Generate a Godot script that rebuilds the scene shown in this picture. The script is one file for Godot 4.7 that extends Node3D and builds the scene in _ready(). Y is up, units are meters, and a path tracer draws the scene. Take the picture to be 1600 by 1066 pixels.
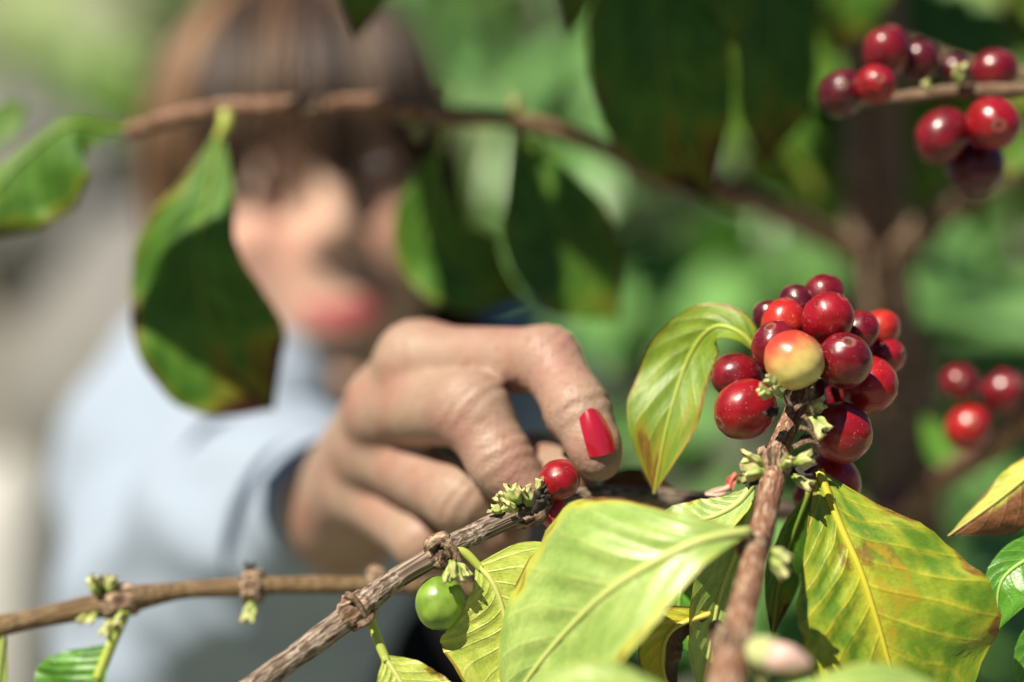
extends Node3D
# A hand picking ripe coffee cherries: close-up with a short depth of field.
const EYE := Vector3(0, 1.4, 0)
const SCALE := 2666.667   # pixels of the 1600 px wide picture per metre at 1 m (60 mm lens)
var rng := RandomNumberGenerator.new()
var noise := FastNoiseLite.new()
var fine := FastNoiseLite.new()
var M := {}
var taken := {}

# ------------------------------------------------------------------ helpers
func at(px: float, py: float, d: float) -> Vector3:
	return EYE + Vector3((px - 800.0) * d / SCALE, -(py - 533.0) * d / SCALE, -d)

func pts(a: Array, d := 0.0) -> Array:
	var out := []
	for p in a:
		out.append(at(p[0], p[1], p[2] if p.size() > 2 else d))
	return out

func numbered(called: String) -> String:
	if not taken.has(called):
		taken[called] = 0
		return called
	taken[called] += 1
	return "%s_%03d" % [called, taken[called]]

func tag(o: Node, label: String, category: String, group := "", kind := "") -> Node:
	if label: o.set_meta("label", label)
	if category: o.set_meta("category", category)
	if group: o.set_meta("group", group)
	if kind: o.set_meta("kind", kind)
	return o

func thing(called: String, base: Vector3, label: String, category: String, group := "") -> Node3D:
	var o := Node3D.new()
	o.name = numbered(called)
	add_child(o)
	o.position = base
	tag(o, label, category, group)
	return o

func put(parent: Node3D, called: String, mesh: Mesh, mats, place := Transform3D()) -> MeshInstance3D:
	# place is in the world; the parent's own place is taken off
	var o := MeshInstance3D.new()
	o.name = called if parent != self else numbered(called)
	o.mesh = mesh
	if mats is Array:
		for i in mats.size():
			o.set_surface_override_material(i, mats[i])
	else:
		o.material_override = mats
	parent.add_child(o, true)
	o.transform = parent.global_transform.affine_inverse() * place if parent != self else place
	return o

func lin(r: float, g: float, b: float) -> Color:
	return Color(r, g, b).linear_to_srgb()

func mat(color: Color, rough := 0.6, spec := 0.5) -> StandardMaterial3D:
	var m := StandardMaterial3D.new()
	m.albedo_color = color
	m.roughness = rough
	m.metallic_specular = spec
	return m

func vmat(rough := 0.6, spec := 0.5) -> StandardMaterial3D:
	var m := mat(Color.WHITE, rough, spec)
	m.vertex_color_use_as_albedo = true
	return m

func catmull(p: Array, t: float):
	var n := p.size() - 1
	var x := clampf(t, 0.0, 1.0) * n
	var i := mini(int(x), n - 1)
	var f := x - i
	var a = p[maxi(i - 1, 0)]
	var b = p[i]
	var c = p[i + 1]
	var e = p[mini(i + 2, n)]
	return (b * 2.0 + (c - a) * f + (a * 2.0 - b * 5.0 + c * 4.0 - e) * f * f + (b * 3.0 - a - c * 3.0 + e) * f * f * f) * 0.5

func arrays_of(v: PackedVector3Array, n: PackedVector3Array, idx: PackedInt32Array, uv := PackedVector2Array(), col := PackedColorArray()) -> Array:
	var a := []
	a.resize(Mesh.ARRAY_MAX)
	a[Mesh.ARRAY_VERTEX] = v
	a[Mesh.ARRAY_NORMAL] = n
	a[Mesh.ARRAY_INDEX] = idx
	if uv.size(): a[Mesh.ARRAY_TEX_UV] = uv
	if col.size(): a[Mesh.ARRAY_COLOR] = col
	return a

func mesh_of(list: Array) -> ArrayMesh:
	var m := ArrayMesh.new()
	for a in list:
		m.add_surface_from_arrays(Mesh.PRIMITIVE_TRIANGLES, a)
	return m

func grid_arrays(rows: int, cols: int, v: PackedVector3Array, uv := PackedVector2Array(), col := PackedColorArray(), closed := false) -> Array:
	# a sheet of rows x cols points; closed: the first and last column coincide
	var idx := PackedInt32Array()
	var n := PackedVector3Array()
	n.resize(v.size())
	for r in rows - 1:
		for c in cols - 1:
			var i := r * cols + c
			idx.append_array([i, i + cols, i + 1, i + 1, i + cols, i + cols + 1])
			var f := (v[i + 1] - v[i]).cross(v[i + cols] - v[i])
			var g := (v[i + cols + 1] - v[i + 1]).cross(v[i + cols] - v[i + 1])
			for k in [i, i + cols, i + 1]: n[k] += f
			for k in [i + 1, i + cols, i + cols + 1]: n[k] += g
	if closed:
		for r in rows:
			var s := n[r * cols] + n[r * cols + cols - 1]
			n[r * cols] = s
			n[r * cols + cols - 1] = s
	for i in n.size():
		n[i] = n[i].normalized()
	return arrays_of(v, n, idx, uv, col)

func tube_arrays(path: Array, radii: Array, sides := 14, rough := 0.06, steps := 0, seed_at := 0.0, color := Color(0, 0, 0, 0)) -> Array:
	var rows: int = steps if steps else (path.size() - 1) * 8 + 1
	var cols := sides + 1
	var v := PackedVector3Array()
	var uv := PackedVector2Array()
	var col := PackedColorArray()
	var side := Vector3.ZERO
	var along := 0.0
	var last: Vector3 = path[0]
	for r in rows + 2:
		var t := clampf(float(r - 1) / (rows - 1), 0.0, 1.0)
		var p: Vector3 = catmull(path, t)
		var q: Vector3 = catmull(path, minf(t + 0.01, 1.0)) - catmull(path, maxf(t - 0.01, 0.0))
		q = q.normalized()
		if side == Vector3.ZERO:
			side = q.cross(Vector3(0.31, 0.2, 0.93)).normalized()
		side = (side - q * side.dot(q)).normalized()
		var up := q.cross(side)
		var rad: float = catmull(radii, t)
		along += p.distance_to(last)
		last = p
		for c in cols:
			var a := TAU * (c % sides) / sides
			var d := side * cos(a) + up * sin(a)
			var k := 1.0 if rough == 0.0 else 1.0 + rough * noise.get_noise_3d(p.x * 900 + d.x * 9 + seed_at, p.y * 900 + d.y * 9, p.z * 900 + d.z * 9) * 2.0
			var here := rad * k * (0.0 if r == 0 or r == rows + 1 else 1.0)
			v.append(p + d * here)
			uv.append(Vector2(float(c) / sides, along / maxf(rad, 0.0005) / 6.3))
			if color.a > 0: col.append(color)
	return grid_arrays(rows + 2, cols, v, uv, col, true)

func image_texture(im: Image) -> ImageTexture:
	return ImageTexture.create_from_image(im)

# ------------------------------------------------------------------ computed textures
func smooth(a: float, b: float, x: float) -> float:
	var t := clampf((x - a) / (b - a), 0.0, 1.0)
	return t * t * (3.0 - 2.0 * t)

func leaf_texture(o: Dictionary) -> ImageTexture:
	# u runs across the blade (0.5 on the midrib), v from base to tip; pigment only
	var w := 160
	var h := 288
	var data := PackedByteArray()
	data.resize(w * h * 3)
	var base: Color = o.base
	var alt: Color = o.get("alt", base)
	var vein: Color = o.get("vein", base)
	var burn: Color = o.get("burn", Color(0.05, 0.02, 0.01))
	var halo: Color = o.get("halo", Color(0.3, 0.2, 0.02))
	var spot: Color = o.get("spot", Color(0.12, 0.05, 0.015))
	var off: float = o.get("seed", 0.0)
	var strength: float = o.get("veins", 0.5)
	var half: float = o.get("half", 0.0)
	for y in h:
		var v := (y + 0.5) / h
		for x in w:
			var u := (x + 0.5) / w * 2.0 - 1.0
			var au := absf(u)
			var n1 := noise.get_noise_2d(u * 28.0 + off, v * 55.0)
			var n2 := noise.get_noise_2d(u * 90.0 - off, v * 180.0 + 40.0)
			var n3 := fine.get_noise_2d(u * 160.0, v * 330.0 + off)
			var c := base.lerp(alt, clampf(0.5 + n1 * 1.3 + n2 * 0.5 + o.get("shift", 0.0), 0.0, 1.0))
			# yellow along the ribs of a failing leaf
			var q := (v - 0.24 * pow(au, 0.85) + 0.012 * n1) * 9.0 + (0.0 if u > 0 else 0.35)
			var dv := absf(q - floor(q) - 0.5) * 2.0
			dv = 1.0 - dv
			var line := smooth(0.17, 0.02, dv) * (1.0 - 0.5 * au)
			var wide: float = smooth(0.6, 0.0, dv) * o.get("rib_yellow", 0.0)
			var mid := smooth(0.035, 0.012, au)
			var midwide: float = smooth(0.22, 0.0, au) * o.get("rib_yellow", 0.0)
			c = c.lerp(vein, clampf(maxf(wide * 0.55 * (0.6 + n2), midwide), 0.0, 1.0))
			c = c.lerp(vein, clampf(maxf(line * strength, mid * 0.9 * minf(1.0, strength * 2.0)), 0.0, 1.0))
			c = c * (1.0 + 0.16 * n3 + 0.08 * n2)
			# dead tissue: edge, tip, spots
			var b: float = o.get("burn_edge", 0.0)
			if b > 0.0:
				var m := maxf((au - 1.0 + b * o.get("side_burn", 0.5)) / 0.1, (v - 1.0 + b) / 0.08) + n1 * 2.2 + n2 * 0.8
				c = c.lerp(halo, smooth(-1.5, 0.1, m) * 0.8)
				c = c.lerp(burn * (1.0 + 0.5 * n3), smooth(-0.2, 0.5, m))
			if half > 0.0:
				c = c.lerp(burn * (1.0 + 0.5 * n3 + 0.5 * n2), smooth(0.0, 0.14, u * half + 0.12 * n1))
			for s in o.get("spots", []):
				var e: float = Vector2((u - s[0]) * s[3], v - s[1]).length() / s[2] + n1 * 1.3 + n2 * 1.3 + n3 * 0.5
				c = c.lerp(s[4] if s.size() > 4 else spot, smooth(1.25, 0.3, e) * 0.8)
			var fleck: float = o.get("fleck", 0.0)
			if fleck > 0.0:
				c = c.lerp(spot, smooth(0.42, 0.6, n2 + 0.25 * n3 + 0.2 * n1) * fleck)
			c = c.linear_to_srgb()
			var i := (y * w + x) * 3
			data[i] = clampi(int(c.r * 255), 0, 255)
			data[i + 1] = clampi(int(c.g * 255), 0, 255)
			data[i + 2] = clampi(int(c.b * 255), 0, 255)
	return image_texture(Image.create_from_data(w, h, false, Image.FORMAT_RGB8, data))

func vein_relief() -> ImageTexture:
	# sunken veins, a fine net between them and slight puckers
	var w := 256
	var h := 448
	var data := PackedByteArray()
	data.resize(w * h)
	var net := FastNoiseLite.new()
	net.seed = 5
	net.noise_type = FastNoiseLite.TYPE_CELLULAR
	net.cellular_return_type = FastNoiseLite.RETURN_DISTANCE2_SUB
	net.frequency = 0.075
	for y in h:
		var v := (y + 0.5) / h
		for x in w:
			var u := (x + 0.5) / w * 2.0 - 1.0
			var au := absf(u)
			var n1 := noise.get_noise_2d(u * 28.0, v * 55.0)
			var q := (v - 0.24 * pow(au, 0.85) + 0.012 * n1) * 9.0 + (0.0 if u > 0 else 0.35)
			var dv := 1.0 - absf(q - floor(q) - 0.5) * 2.0
			var e := 0.62 - 0.30 * smooth(0.2, 0.0, dv) * (1.0 - 0.5 * au) + 0.22 * minf(1.0, net.get_noise_2d(x * 0.8, y * 0.8) + 1.0) + 0.12 * n1 + 0.06 * fine.get_noise_2d(x * 2.0, y * 2.0)
			data[y * w + x] = clampi(int(e * 255), 0, 255)
	return image_texture(Image.create_from_data(w, h, false, Image.FORMAT_L8, data))

func leaf_mat(o: Dictionary) -> StandardMaterial3D:
	var m := mat(Color.WHITE, o.get("rough", 0.42), o.get("spec", 0.5))
	m.albedo_texture = leaf_texture(o)
	m.texture_repeat = false
	m.heightmap_enabled = true
	m.heightmap_texture = M.relief
	m.heightmap_scale = 0.045
	m.backlight_enabled = true
	m.backlight = Color(o.get("through", 0.55), o.get("through", 0.55), o.get("through", 0.55) * 0.5)
	return m

func bark_mat(a: Color, b: Color, c: Color, rough := 0.8) -> StandardMaterial3D:
	var w := 128
	var h := 256
	var data := PackedByteArray()
	data.resize(w * h * 3)
	var bump := PackedByteArray()
	bump.resize(w * h)
	for y in h:
		for x in w:
			var ang := TAU * x / w
			var cx := cos(ang) * 14.0
			var cy := sin(ang) * 14.0
			var n1 := noise.get_noise_3d(cx * 3.2, cy * 3.2, y * 0.10)
			var n2 := fine.get_noise_3d(cx * 2.6, cy * 2.6, y * 0.22)
			var n3 := noise.get_noise_3d(cx * 1.5 + 90.0, cy * 1.5, y * 0.22)
			var t := clampf(0.5 + n1 * 1.2 + n2 * 0.5, 0, 1)
			var k := a.lerp(b, t).lerp(c, smooth(0.15, 0.5, n3 + 0.4 * n2)) * (1.0 + 0.35 * n2)
			k = k.linear_to_srgb()
			var i := (y * w + x) * 3
			data[i] = clampi(int(k.r * 255), 0, 255)
			data[i + 1] = clampi(int(k.g * 255), 0, 255)
			data[i + 2] = clampi(int(k.b * 255), 0, 255)
			bump[y * w + x] = clampi(int((0.5 + n1 * 0.4 + n2 * 0.35) * 255), 0, 255)
	var m := mat(Color.WHITE, rough, 0.35)
	m.albedo_texture = image_texture(Image.create_from_data(w, h, false, Image.FORMAT_RGB8, data))
	m.heightmap_enabled = true
	m.heightmap_texture = image_texture(Image.create_from_data(w, h, false, Image.FORMAT_L8, bump))
	m.heightmap_scale = 0.05
	return m

# ------------------------------------------------------------------ leaves
func leaf_arrays(rib: Array, wa: Array, wb: Array, facing, o := {}) -> Array:
	# rib: points from base to tip; wa/wb: half widths in metres on the side T x N and on the other; facing: one normal or one per rib point
	var rows: int = o.get("rows", 45)
	var cols: int = o.get("cols", 23)
	var fa: float = o.get("fold_a", 0.25)
	var fb: float = o.get("fold_b", 0.25)
	var ca: float = o.get("curl_a", 0.0)
	var cb: float = o.get("curl_b", 0.0)
	var wave: float = o.get("wave", 0.05)
	var puff: float = o.get("puff", 0.0012)
	var off: float = o.get("seed", rng.randf() * 100.0)
	var v := PackedVector3Array()
	var uv := PackedVector2Array()
	var rib_v := []
	var rib_n := []
	for r in rows:
		var t := float(r) / (rows - 1)
		var p: Vector3 = catmull(rib, t)
		var tan: Vector3 = (catmull(rib, minf(t + 0.02, 1.0)) - catmull(rib, maxf(t - 0.02, 0.0))).normalized()
		var f: Vector3 = catmull(facing, t) if facing is Array else facing
		var n := (f - tan * f.dot(tan)).normalized()
		var s := tan.cross(n)
		var a: float = maxf(catmull(wa, t), 0.0004)
		var b: float = maxf(catmull(wb, t), 0.0004)
		rib_v.append(p + n * 0.0002)
		rib_n.append(n)
		for c in cols:
			var u := 1.0 - 2.0 * c / (cols - 1)     # +1 on side a
			var au := absf(u)
			var w := a if u > 0 else b
			var fold := fa if u > 0 else fb
			var curl := ca if u > 0 else cb
			var x := w * au
			var ang := fold + curl * au
			var edge := 1.0 + 0.035 * noise.get_noise_2d(t * 260.0 + off, signf(u) * 50.0) * au
			var q := (t - 0.24 * pow(au, 0.85)) * 9.0 + (0.0 if u < 0 else 0.35)
			var bul := absf(sin(PI * (q - 0.5)))
			var lift := puff * (sqrt(bul) - 0.6) * smooth(0.0, 0.2, au) * (1.0 - 0.85 * au * au) * minf(1.0, w / 0.02)
			lift += wave * w * au * au * (sin(t * 19.0 + off + (1.5 if u > 0 else 0.0)) + 1.5 * noise.get_noise_2d(t * 90.0, off + u * 12.0))
			v.append(p + s * signf(u) * x * cos(ang) * edge + n * (x * sin(ang) + lift))
			uv.append(Vector2(0.5 - u * 0.5, t))
	var blade := grid_arrays(rows, cols, v, uv)
	var rr: float = o.get("rib", 0.0009)
	var path := []
	for r in range(0, rows, 4):
		path.append(rib_v[r])
	var rad := []
	for r in path.size():
		rad.append(rr * lerpf(1.0, 0.25, float(r) / (path.size() - 1)))
	return [blade, tube_arrays(path, rad, 7, 0.03, path.size() * 2)]

func leaf(parent: Node3D, rib: Array, wa: Array, wb: Array, kind: String, facing, o := {}, d := 0.0, label := "") -> MeshInstance3D:
	# rib in picture coordinates and metres of depth, widths in pixels at that depth
	var p := pts(rib, d)
	var depth := 0.0
	for q in p: depth -= q.z / p.size()
	var k := depth / SCALE
	var a := wa.map(func(x): return x * k)
	var b := wb.map(func(x): return x * k)
	var l := put(parent, "leaf", mesh_of(leaf_arrays(p, a, b, facing, o)), [M[kind], M[o.get("rib_mat", kind + "_rib")]])
	if label: l.set_meta("label", label)
	return l

func petiole(parent: Node3D, p: Array, r0: float, r1: float, m := "petiole") -> void:
	put(parent, "leaf_stalk", mesh_of([tube_arrays(pts(p), [r0, lerpf(r0, r1, 0.5), r1], 10, 0.05)]), M[m])

# loose leaves of far crowns: many in one sheet
class Crown:
	var v := PackedVector3Array()
	var n := PackedVector3Array()
	var uv := PackedVector2Array()
	var idx := PackedInt32Array()
	func add(p: Vector3, dir: Vector3, face: Vector3, long: float, wide: float, droop: float, fold := 0.25) -> void:
		var nn := (face - dir * face.dot(dir)).normalized()
		var s := dir.cross(nn)
		var first := v.size()
		var q := p
		var dd := dir
		for r in 8:
			var t := r / 7.0
			var w := wide * 0.5 * pow(sin(PI * pow(t * 0.96 + 0.02, 0.85)), 0.9)
			for c in 3:
				var u := c - 1.0
				v.append(q + s * u * w + nn * absf(u) * w * fold)
				n.append((nn - s * u * fold).normalized())
				uv.append(Vector2(c * 0.5, t))
			dd = (dd - nn * droop / 7.0).normalized()
			nn = (nn - dd * nn.dot(dd)).normalized()
			q += dd * long / 7.0
		for r in 7:
			for c in 2:
				var i := first + r * 3 + c
				idx.append_array([i, i + 3, i + 1, i + 1, i + 3, i + 4])

func crown_mesh(c: Crown) -> ArrayMesh:
	return mesh_of([arrays_of(c.v, c.n, c.idx, c.uv)])

# ------------------------------------------------------------------ cherries, buds
func cherry_mesh(o: Dictionary) -> ArrayMesh:
	# unit fruit, its blossom end (navel) at +y; mottling and ripeness are pigment
	var rows := 34
	var cols := 41
	var v := PackedVector3Array()
	var col := PackedColorArray()
	var a: Color = o.a
	var b: Color = o.get("b", a)
	var off: float = o.get("seed", 0.0)
	var squash: float = 1.02 + 0.10 * absf(sin(off * 1.7))
	var lobe: float = 0.015 + 0.03 * absf(sin(off * 2.9))
	for r in rows:
		var th := PI * pow(float(r) / (rows - 1), 1.25)     # finer at the navel
		for c in cols:
			var ph := TAU * (c % (cols - 1)) / (cols - 1)
			var d := Vector3(sin(th) * cos(ph), cos(th), sin(th) * sin(ph))
			var k := 1.0 + lobe * cos(2.0 * ph) * sin(th) + 0.03 * noise.get_noise_3d(d.x * 22 + off, d.y * 30, d.z * 30)
			# stalk end slightly drawn in
			k -= 0.05 * smooth(2.6, 3.14, th)
			# navel: raised rim round a small hollow
			var rim := exp(-pow((th - 0.20) / 0.035, 2.0)) * 0.022 - 0.03 * smooth(0.17, 0.10, th) + 0.02 * exp(-pow(th / 0.04, 2.0))
			v.append(Vector3(d.x, d.y * squash, d.z) * (k + rim))
			var n := noise.get_noise_3d(d.x * 26 + off, d.y * 26 + 7, d.z * 26)
			var f := fine.get_noise_3d(d.x * 60 + off, d.y * 60, d.z * 60)
			var mixed := smooth(0.25, 0.85, 0.5 - 0.5 * d.y + n * 0.1 + 0.1) if o.get("half_ripe", false) else clampf(0.5 + n * 1.6, 0.0, 1.0)
			var e := a.lerp(b, mixed) * (1.0 + 0.12 * f + 0.12 * n)
			if o.get("navel", true):
				var g := exp(-pow((th - 0.20) / 0.05, 2.0)) * 0.75 + smooth(0.13, 0.05, th) * 0.9
				e = e.lerp(Color(0.30, 0.20, 0.14) if th > 0.12 else Color(0.09, 0.05, 0.035), clampf(g * (0.8 + f * 0.6), 0, 1))
			col.append(e)
	return mesh_of([grid_arrays(rows, cols, v, PackedVector2Array(), col, true)])

func cherry(parent: Node3D, px: float, py: float, d: float, rpx: float, tint: String, axis: Vector3, o := {}) -> MeshInstance3D:
	var t: Dictionary = M.tints[tint].duplicate()
	t.merge(o, true)
	t.seed = px * 0.37 + py
	var r := rpx * d / SCALE
	var y := axis.normalized()
	var x := y.cross(Vector3(0.2, 0.1, 1)).normalized()
	var basis := Basis(x, y, x.cross(y)).rotated(y, px) * Basis.from_scale(Vector3(r, r, r))
	var c := put(parent, "cherry", cherry_mesh(t), M.skin_green if tint == "green" else M.cherry, Transform3D(basis, at(px, py, d)))
	return c

func bud_mesh(seed_at: float) -> ArrayMesh:
	# dried flower base: short foot, swollen cup and a few blunt ragged lobes; unit height along +y
	var rows := 12
	var cols := 25
	var v := PackedVector3Array()
	var col := PackedColorArray()
	for r in rows:
		var t := r / 11.0
		for c in cols:
			var ph := TAU * (c % 24) / 24.0
			var lobe := 0.5 + 0.5 * cos(3.0 * ph + seed_at)
			var n := noise.get_noise_3d(cos(ph) * 14 + seed_at * 17, t * 14, sin(ph) * 14)
			var f := fine.get_noise_3d(cos(ph) * 16 + seed_at * 17, t * 16, sin(ph) * 16)
			var rad := (lerpf(0.17, 0.34, smooth(0.05, 0.4, t)) - 0.10 * smooth(0.45, 0.65, t) * (1.0 - lobe) + 0.05 * smooth(0.7, 0.95, t) * lobe) * (1.0 + 0.55 * n + 0.12 * f)
			var y := t * (0.85 + 0.22 * lobe) + 0.16 * n
			if r == rows - 1:
				rad *= 0.3
				y -= 0.12
			v.append(Vector3(cos(ph) * rad, y, sin(ph) * rad * 0.85))
			var green := Color(0.26, 0.36, 0.07)
			var pale := Color(0.60, 0.60, 0.27)
			col.append(green.lerp(pale, clampf(t * 1.1 + n * 1.2, 0, 1)).lerp(Color(0.22, 0.13, 0.06), smooth(0.2, 0.42, n + 0.3 * f) * 0.75))
	return mesh_of([grid_arrays(rows, cols, v, PackedVector2Array(), col, true)])

func bud(parent: Node3D, px: float, py: float, d: float, dx: float, dy: float, dz: float, size: float, dark := false) -> void:
	# size in pixels; the foot sits at the given point
	var y := Vector3(dx, dy, dz).normalized()
	var x := y.cross(Vector3(0.1, 0.2, 1)).normalized()
	var s := size * d / SCALE
	var b := Basis(x, y, x.cross(y)).rotated(y, px * 0.7) * Basis.from_scale(Vector3(s, s, s))
	put(parent, "bud", M.buds[int(px + py) % 4], M.bud_dark if dark else M.bud, Transform3D(b, at(px, py, d)))

func scar(parent: Node3D, px: float, py: float, d: float, dirx: float, diry: float, r: float, long: float) -> void:
	# swollen ring of old leaf bases where a twig is jointed
	var v := PackedVector3Array()
	var uv := PackedVector2Array()
	var t := Vector3(dirx, diry, 0).normalized()
	var s := t.cross(Vector3(0, 0, 1)).normalized()
	var up := t.cross(s)
	var rows := 13
	for i in rows:
		var f := i / 12.0
		for c in 25:
			var a := TAU * (c % 24) / 24.0
			var e := s * cos(a) + up * sin(a)
			var n := noise.get_noise_3d(e.x * 22 + px, e.y * 22 + f * 18.0, e.z * 22)
			var m := fine.get_noise_3d(e.x * 40 + px, e.y * 40 + f * 60.0, e.z * 40)
			var rad := r * (0.78 + 0.5 * pow(sin(PI * f), 0.6) * (0.8 + 0.2 * sin(f * 13.0 + n * 9.0)) * 0.8 + 0.34 * n + 0.14 * m)
			if i == 0 or i == rows - 1: rad = r * 0.7
			v.append(at(px, py, d) + t * (f - 0.5 + 0.12 * n) * long + e * rad)
			uv.append(Vector2(c / 24.0, f * 0.35 + px * 0.01))
	put(parent, "joint", mesh_of([grid_arrays(rows, 25, v, uv, PackedColorArray(), true)]), M.joint)

# ------------------------------------------------------------------ smooth bodies: joined capsules and ellipsoids, meshed as surface nets
func body_arrays(groups: Array, cell: float, k_in: float, k_join: float, hub: int, carve := [], folded := false, paint := "", creases := []) -> Array:
	var lo := Vector3.INF
	var hi := -Vector3.INF
	for g in groups:
		for b in g:
			var m: float = maxf(b[2], b[3]) if b.size() == 4 else 0.0
			var ra: Vector3 = Vector3(m, m, m) if b.size() == 4 else b[1]
			var e: Vector3 = b[1] if b.size() == 4 else b[0]
			lo = lo.min(b[0].min(e) - ra)
			hi = hi.max(b[0].max(e) + ra)
	var pad := Vector3.ONE * (cell * 3.0 + k_join)
	lo -= pad
	hi += pad
	var nx := int((hi.x - lo.x) / cell) + 1
	var ny := int((hi.y - lo.y) / cell) + 1
	var nz := int((hi.z - lo.z) / cell) + 1
	var total := nx * ny * nz
	var fields := []
	for g in groups:
		var f := PackedFloat32Array()
		f.resize(total)
		f.fill(1.0)
		for b in g:
			var capsule: bool = b.size() == 4
			var m: float = maxf(b[2], b[3]) if capsule else 0.0
			var ra: Vector3 = Vector3(m, m, m) if capsule else b[1]
			var pa: Vector3 = b[0]
			var pb: Vector3 = b[1] if capsule else b[0]
			var reach := Vector3.ONE * (cell * 2.5 + maxf(k_in, k_join) * 1.2) + ra
			var b0 := ((pa.min(pb) - reach - lo) / cell).floor()
			var b1 := ((pa.max(pb) + reach - lo) / cell).ceil()
			var ab := pb - pa
			var ll := maxf(ab.length_squared(), 1e-12)
			var r0: float = b[2] if capsule else 0.0
			var r1: float = b[3] if capsule else 0.0
			var big := maxf(ra.x, maxf(ra.y, ra.z))
			for z in range(maxi(int(b0.z), 0), mini(int(b1.z), nz - 1) + 1):
				for y in range(maxi(int(b0.y), 0), mini(int(b1.y), ny - 1) + 1):
					var row := (z * ny + y) * nx
					for x in range(maxi(int(b0.x), 0), mini(int(b1.x), nx - 1) + 1):
						var p := lo + Vector3(x, y, z) * cell
						var d: float
						if capsule:
							var t := clampf((p - pa).dot(ab) / ll, 0.0, 1.0)
							d = p.distance_to(pa + ab * t) - lerpf(r0, r1, t)
						else:
							var q := (p - pa) / ra
							var l0 := q.length()
							d = l0 * (l0 - 1.0) / maxf((q / ra).length(), 1e-6) if l0 > 0.01 else -big
						var i := row + x
						var o := f[i]
						var h := maxf(k_in - absf(o - d), 0.0) / k_in
						f[i] = minf(o, d) - h * h * k_in * 0.25
		fields.append(f)
	var all: PackedFloat32Array = fields[hub]
	if fields.size() > 1:
		var joined := all.duplicate()
		for g in fields.size():
			if g == hub: continue
			var f: PackedFloat32Array = fields[g]
			for i in total:
				var d := f[i]
				if d < 0.5:
					var o := all[i]
					var h := maxf(k_join - absf(o - d), 0.0) / k_join
					joined[i] = minf(joined[i], minf(o, d) - h * h * k_join * 0.25)
		all = joined
	for s in carve:                                          # spheres taken out, softly
		var c: Vector3 = s[0]
		var r: float = s[1]
		var k: float = s[2]
		var b0 := ((c - Vector3.ONE * (r + 0.01) - lo) / cell).floor()
		var b1 := ((c + Vector3.ONE * (r + 0.01) - lo) / cell).ceil()
		for z in range(int(b0.z), int(b1.z)):
			for y in range(int(b0.y), int(b1.y)):
				for x in range(int(b0.x), int(b1.x)):
					if x < 0 or y < 0 or z < 0 or x >= nx or y >= ny or z >= nz: continue
					var i := (z * ny + y) * nx + x
					var d := r - (lo + Vector3(x, y, z) * cell).distance_to(c)
					var o := all[i]
					var h := maxf(k - absf(o - d), 0.0) / k
					all[i] = maxf(o, d) + h * h * k * 0.25
	if folded:
		for z in nz:
			for y in ny:
				for x in nx:
					var i := (z * ny + y) * nx + x
					if absf(all[i]) < cell * 4.0 + 0.012:
						all[i] += folds(lo + Vector3(x, y, z) * cell)
	var v := PackedVector3Array()
	var idx := PackedInt32Array()
	var where := {}
	var offs := [0, 1, nx, nx + 1, nx * ny, nx * ny + 1, nx * ny + nx, nx * ny + nx + 1]
	var ends := [[0, 1], [2, 3], [4, 5], [6, 7], [0, 2], [1, 3], [4, 6], [5, 7], [0, 4], [1, 5], [2, 6], [3, 7]]
	for z in nz - 1:
		for y in ny - 1:
			for x in nx - 1:
				var i := (z * ny + y) * nx + x
				if absf(all[i]) > cell * 3.0: continue
				var inside := 0
				for k in 8:
					if all[i + offs[k]] < 0.0: inside += 1
				if inside == 0 or inside == 8: continue
				var sum := Vector3.ZERO
				var count := 0
				for e in ends:
					var fa := all[i + offs[e[0]]]
					var fb := all[i + offs[e[1]]]
					if (fa < 0.0) == (fb < 0.0): continue
					var t := fa / (fa - fb)
					var ca := Vector3(e[0] & 1, (e[0] >> 1) & 1, e[0] >> 2)
					var cb := Vector3(e[1] & 1, (e[1] >> 1) & 1, e[1] >> 2)
					sum += ca.lerp(cb, t)
					count += 1
				where[i] = v.size()
				v.append(lo + (Vector3(x, y, z) + sum / count) * cell)
	for i in where:
		var s: bool = all[i] < 0.0
		for axis in 3:
			var step: int = offs[1 << axis]
			if (all[i + step] < 0.0) == s: continue
			var u: int = offs[1 << ((axis + 1) % 3)]
			var w: int = offs[1 << ((axis + 2) % 3)]
			var a: int = where.get(i, -1)
			var b: int = where.get(i - u, -1)
			var c: int = where.get(i - u - w, -1)
			var d: int = where.get(i - w, -1)
			if a < 0 or b < 0 or c < 0 or d < 0: continue
			if s: idx.append_array([a, c, b, a, d, c])
			else: idx.append_array([a, b, c, a, c, d])
	for j in creases:                                        # skin folds across the back of a joint: [place, along the finger, outwards, reach]
		for i in v.size():
			var e: Vector3 = v[i] - j[0]
			if e.length_squared() > j[3] * j[3]: continue
			var along: float = e.dot(j[1])
			var wob := along + 0.0012 * noise.get_noise_3d(v[i].x * 2500, v[i].y * 2500, v[i].z * 2500)
			v[i] -= e.normalized() * 0.00075 * (0.5 + 0.5 * cos(wob * TAU / 0.0042)) * exp(-pow(along / 0.0075, 2.0)) * clampf(e.normalized().dot(j[2]) * 1.6, 0.0, 1.0)
	var n := PackedVector3Array()
	n.resize(v.size())
	for t in range(0, idx.size(), 3):
		var f := (v[idx[t + 2]] - v[idx[t]]).cross(v[idx[t + 1]] - v[idx[t]])
		for k in 3: n[idx[t + k]] += f
	var col := PackedColorArray()
	for i in v.size():
		n[i] = n[i].normalized()
		if paint: col.append(head_paint(v[i], n[i]) if paint == "head" else cloth_paint(v[i], n[i]) if paint == "cloth" else skin_paint(v[i], n[i]))
	return arrays_of(v, n, idx, PackedVector2Array(), col)

func chain(p: Array, radii: Array) -> Array:
	var out := []
	for i in p.size() - 1:
		out.append([p[i], p[i + 1], radii[i], radii[i + 1]])
	return out

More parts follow.
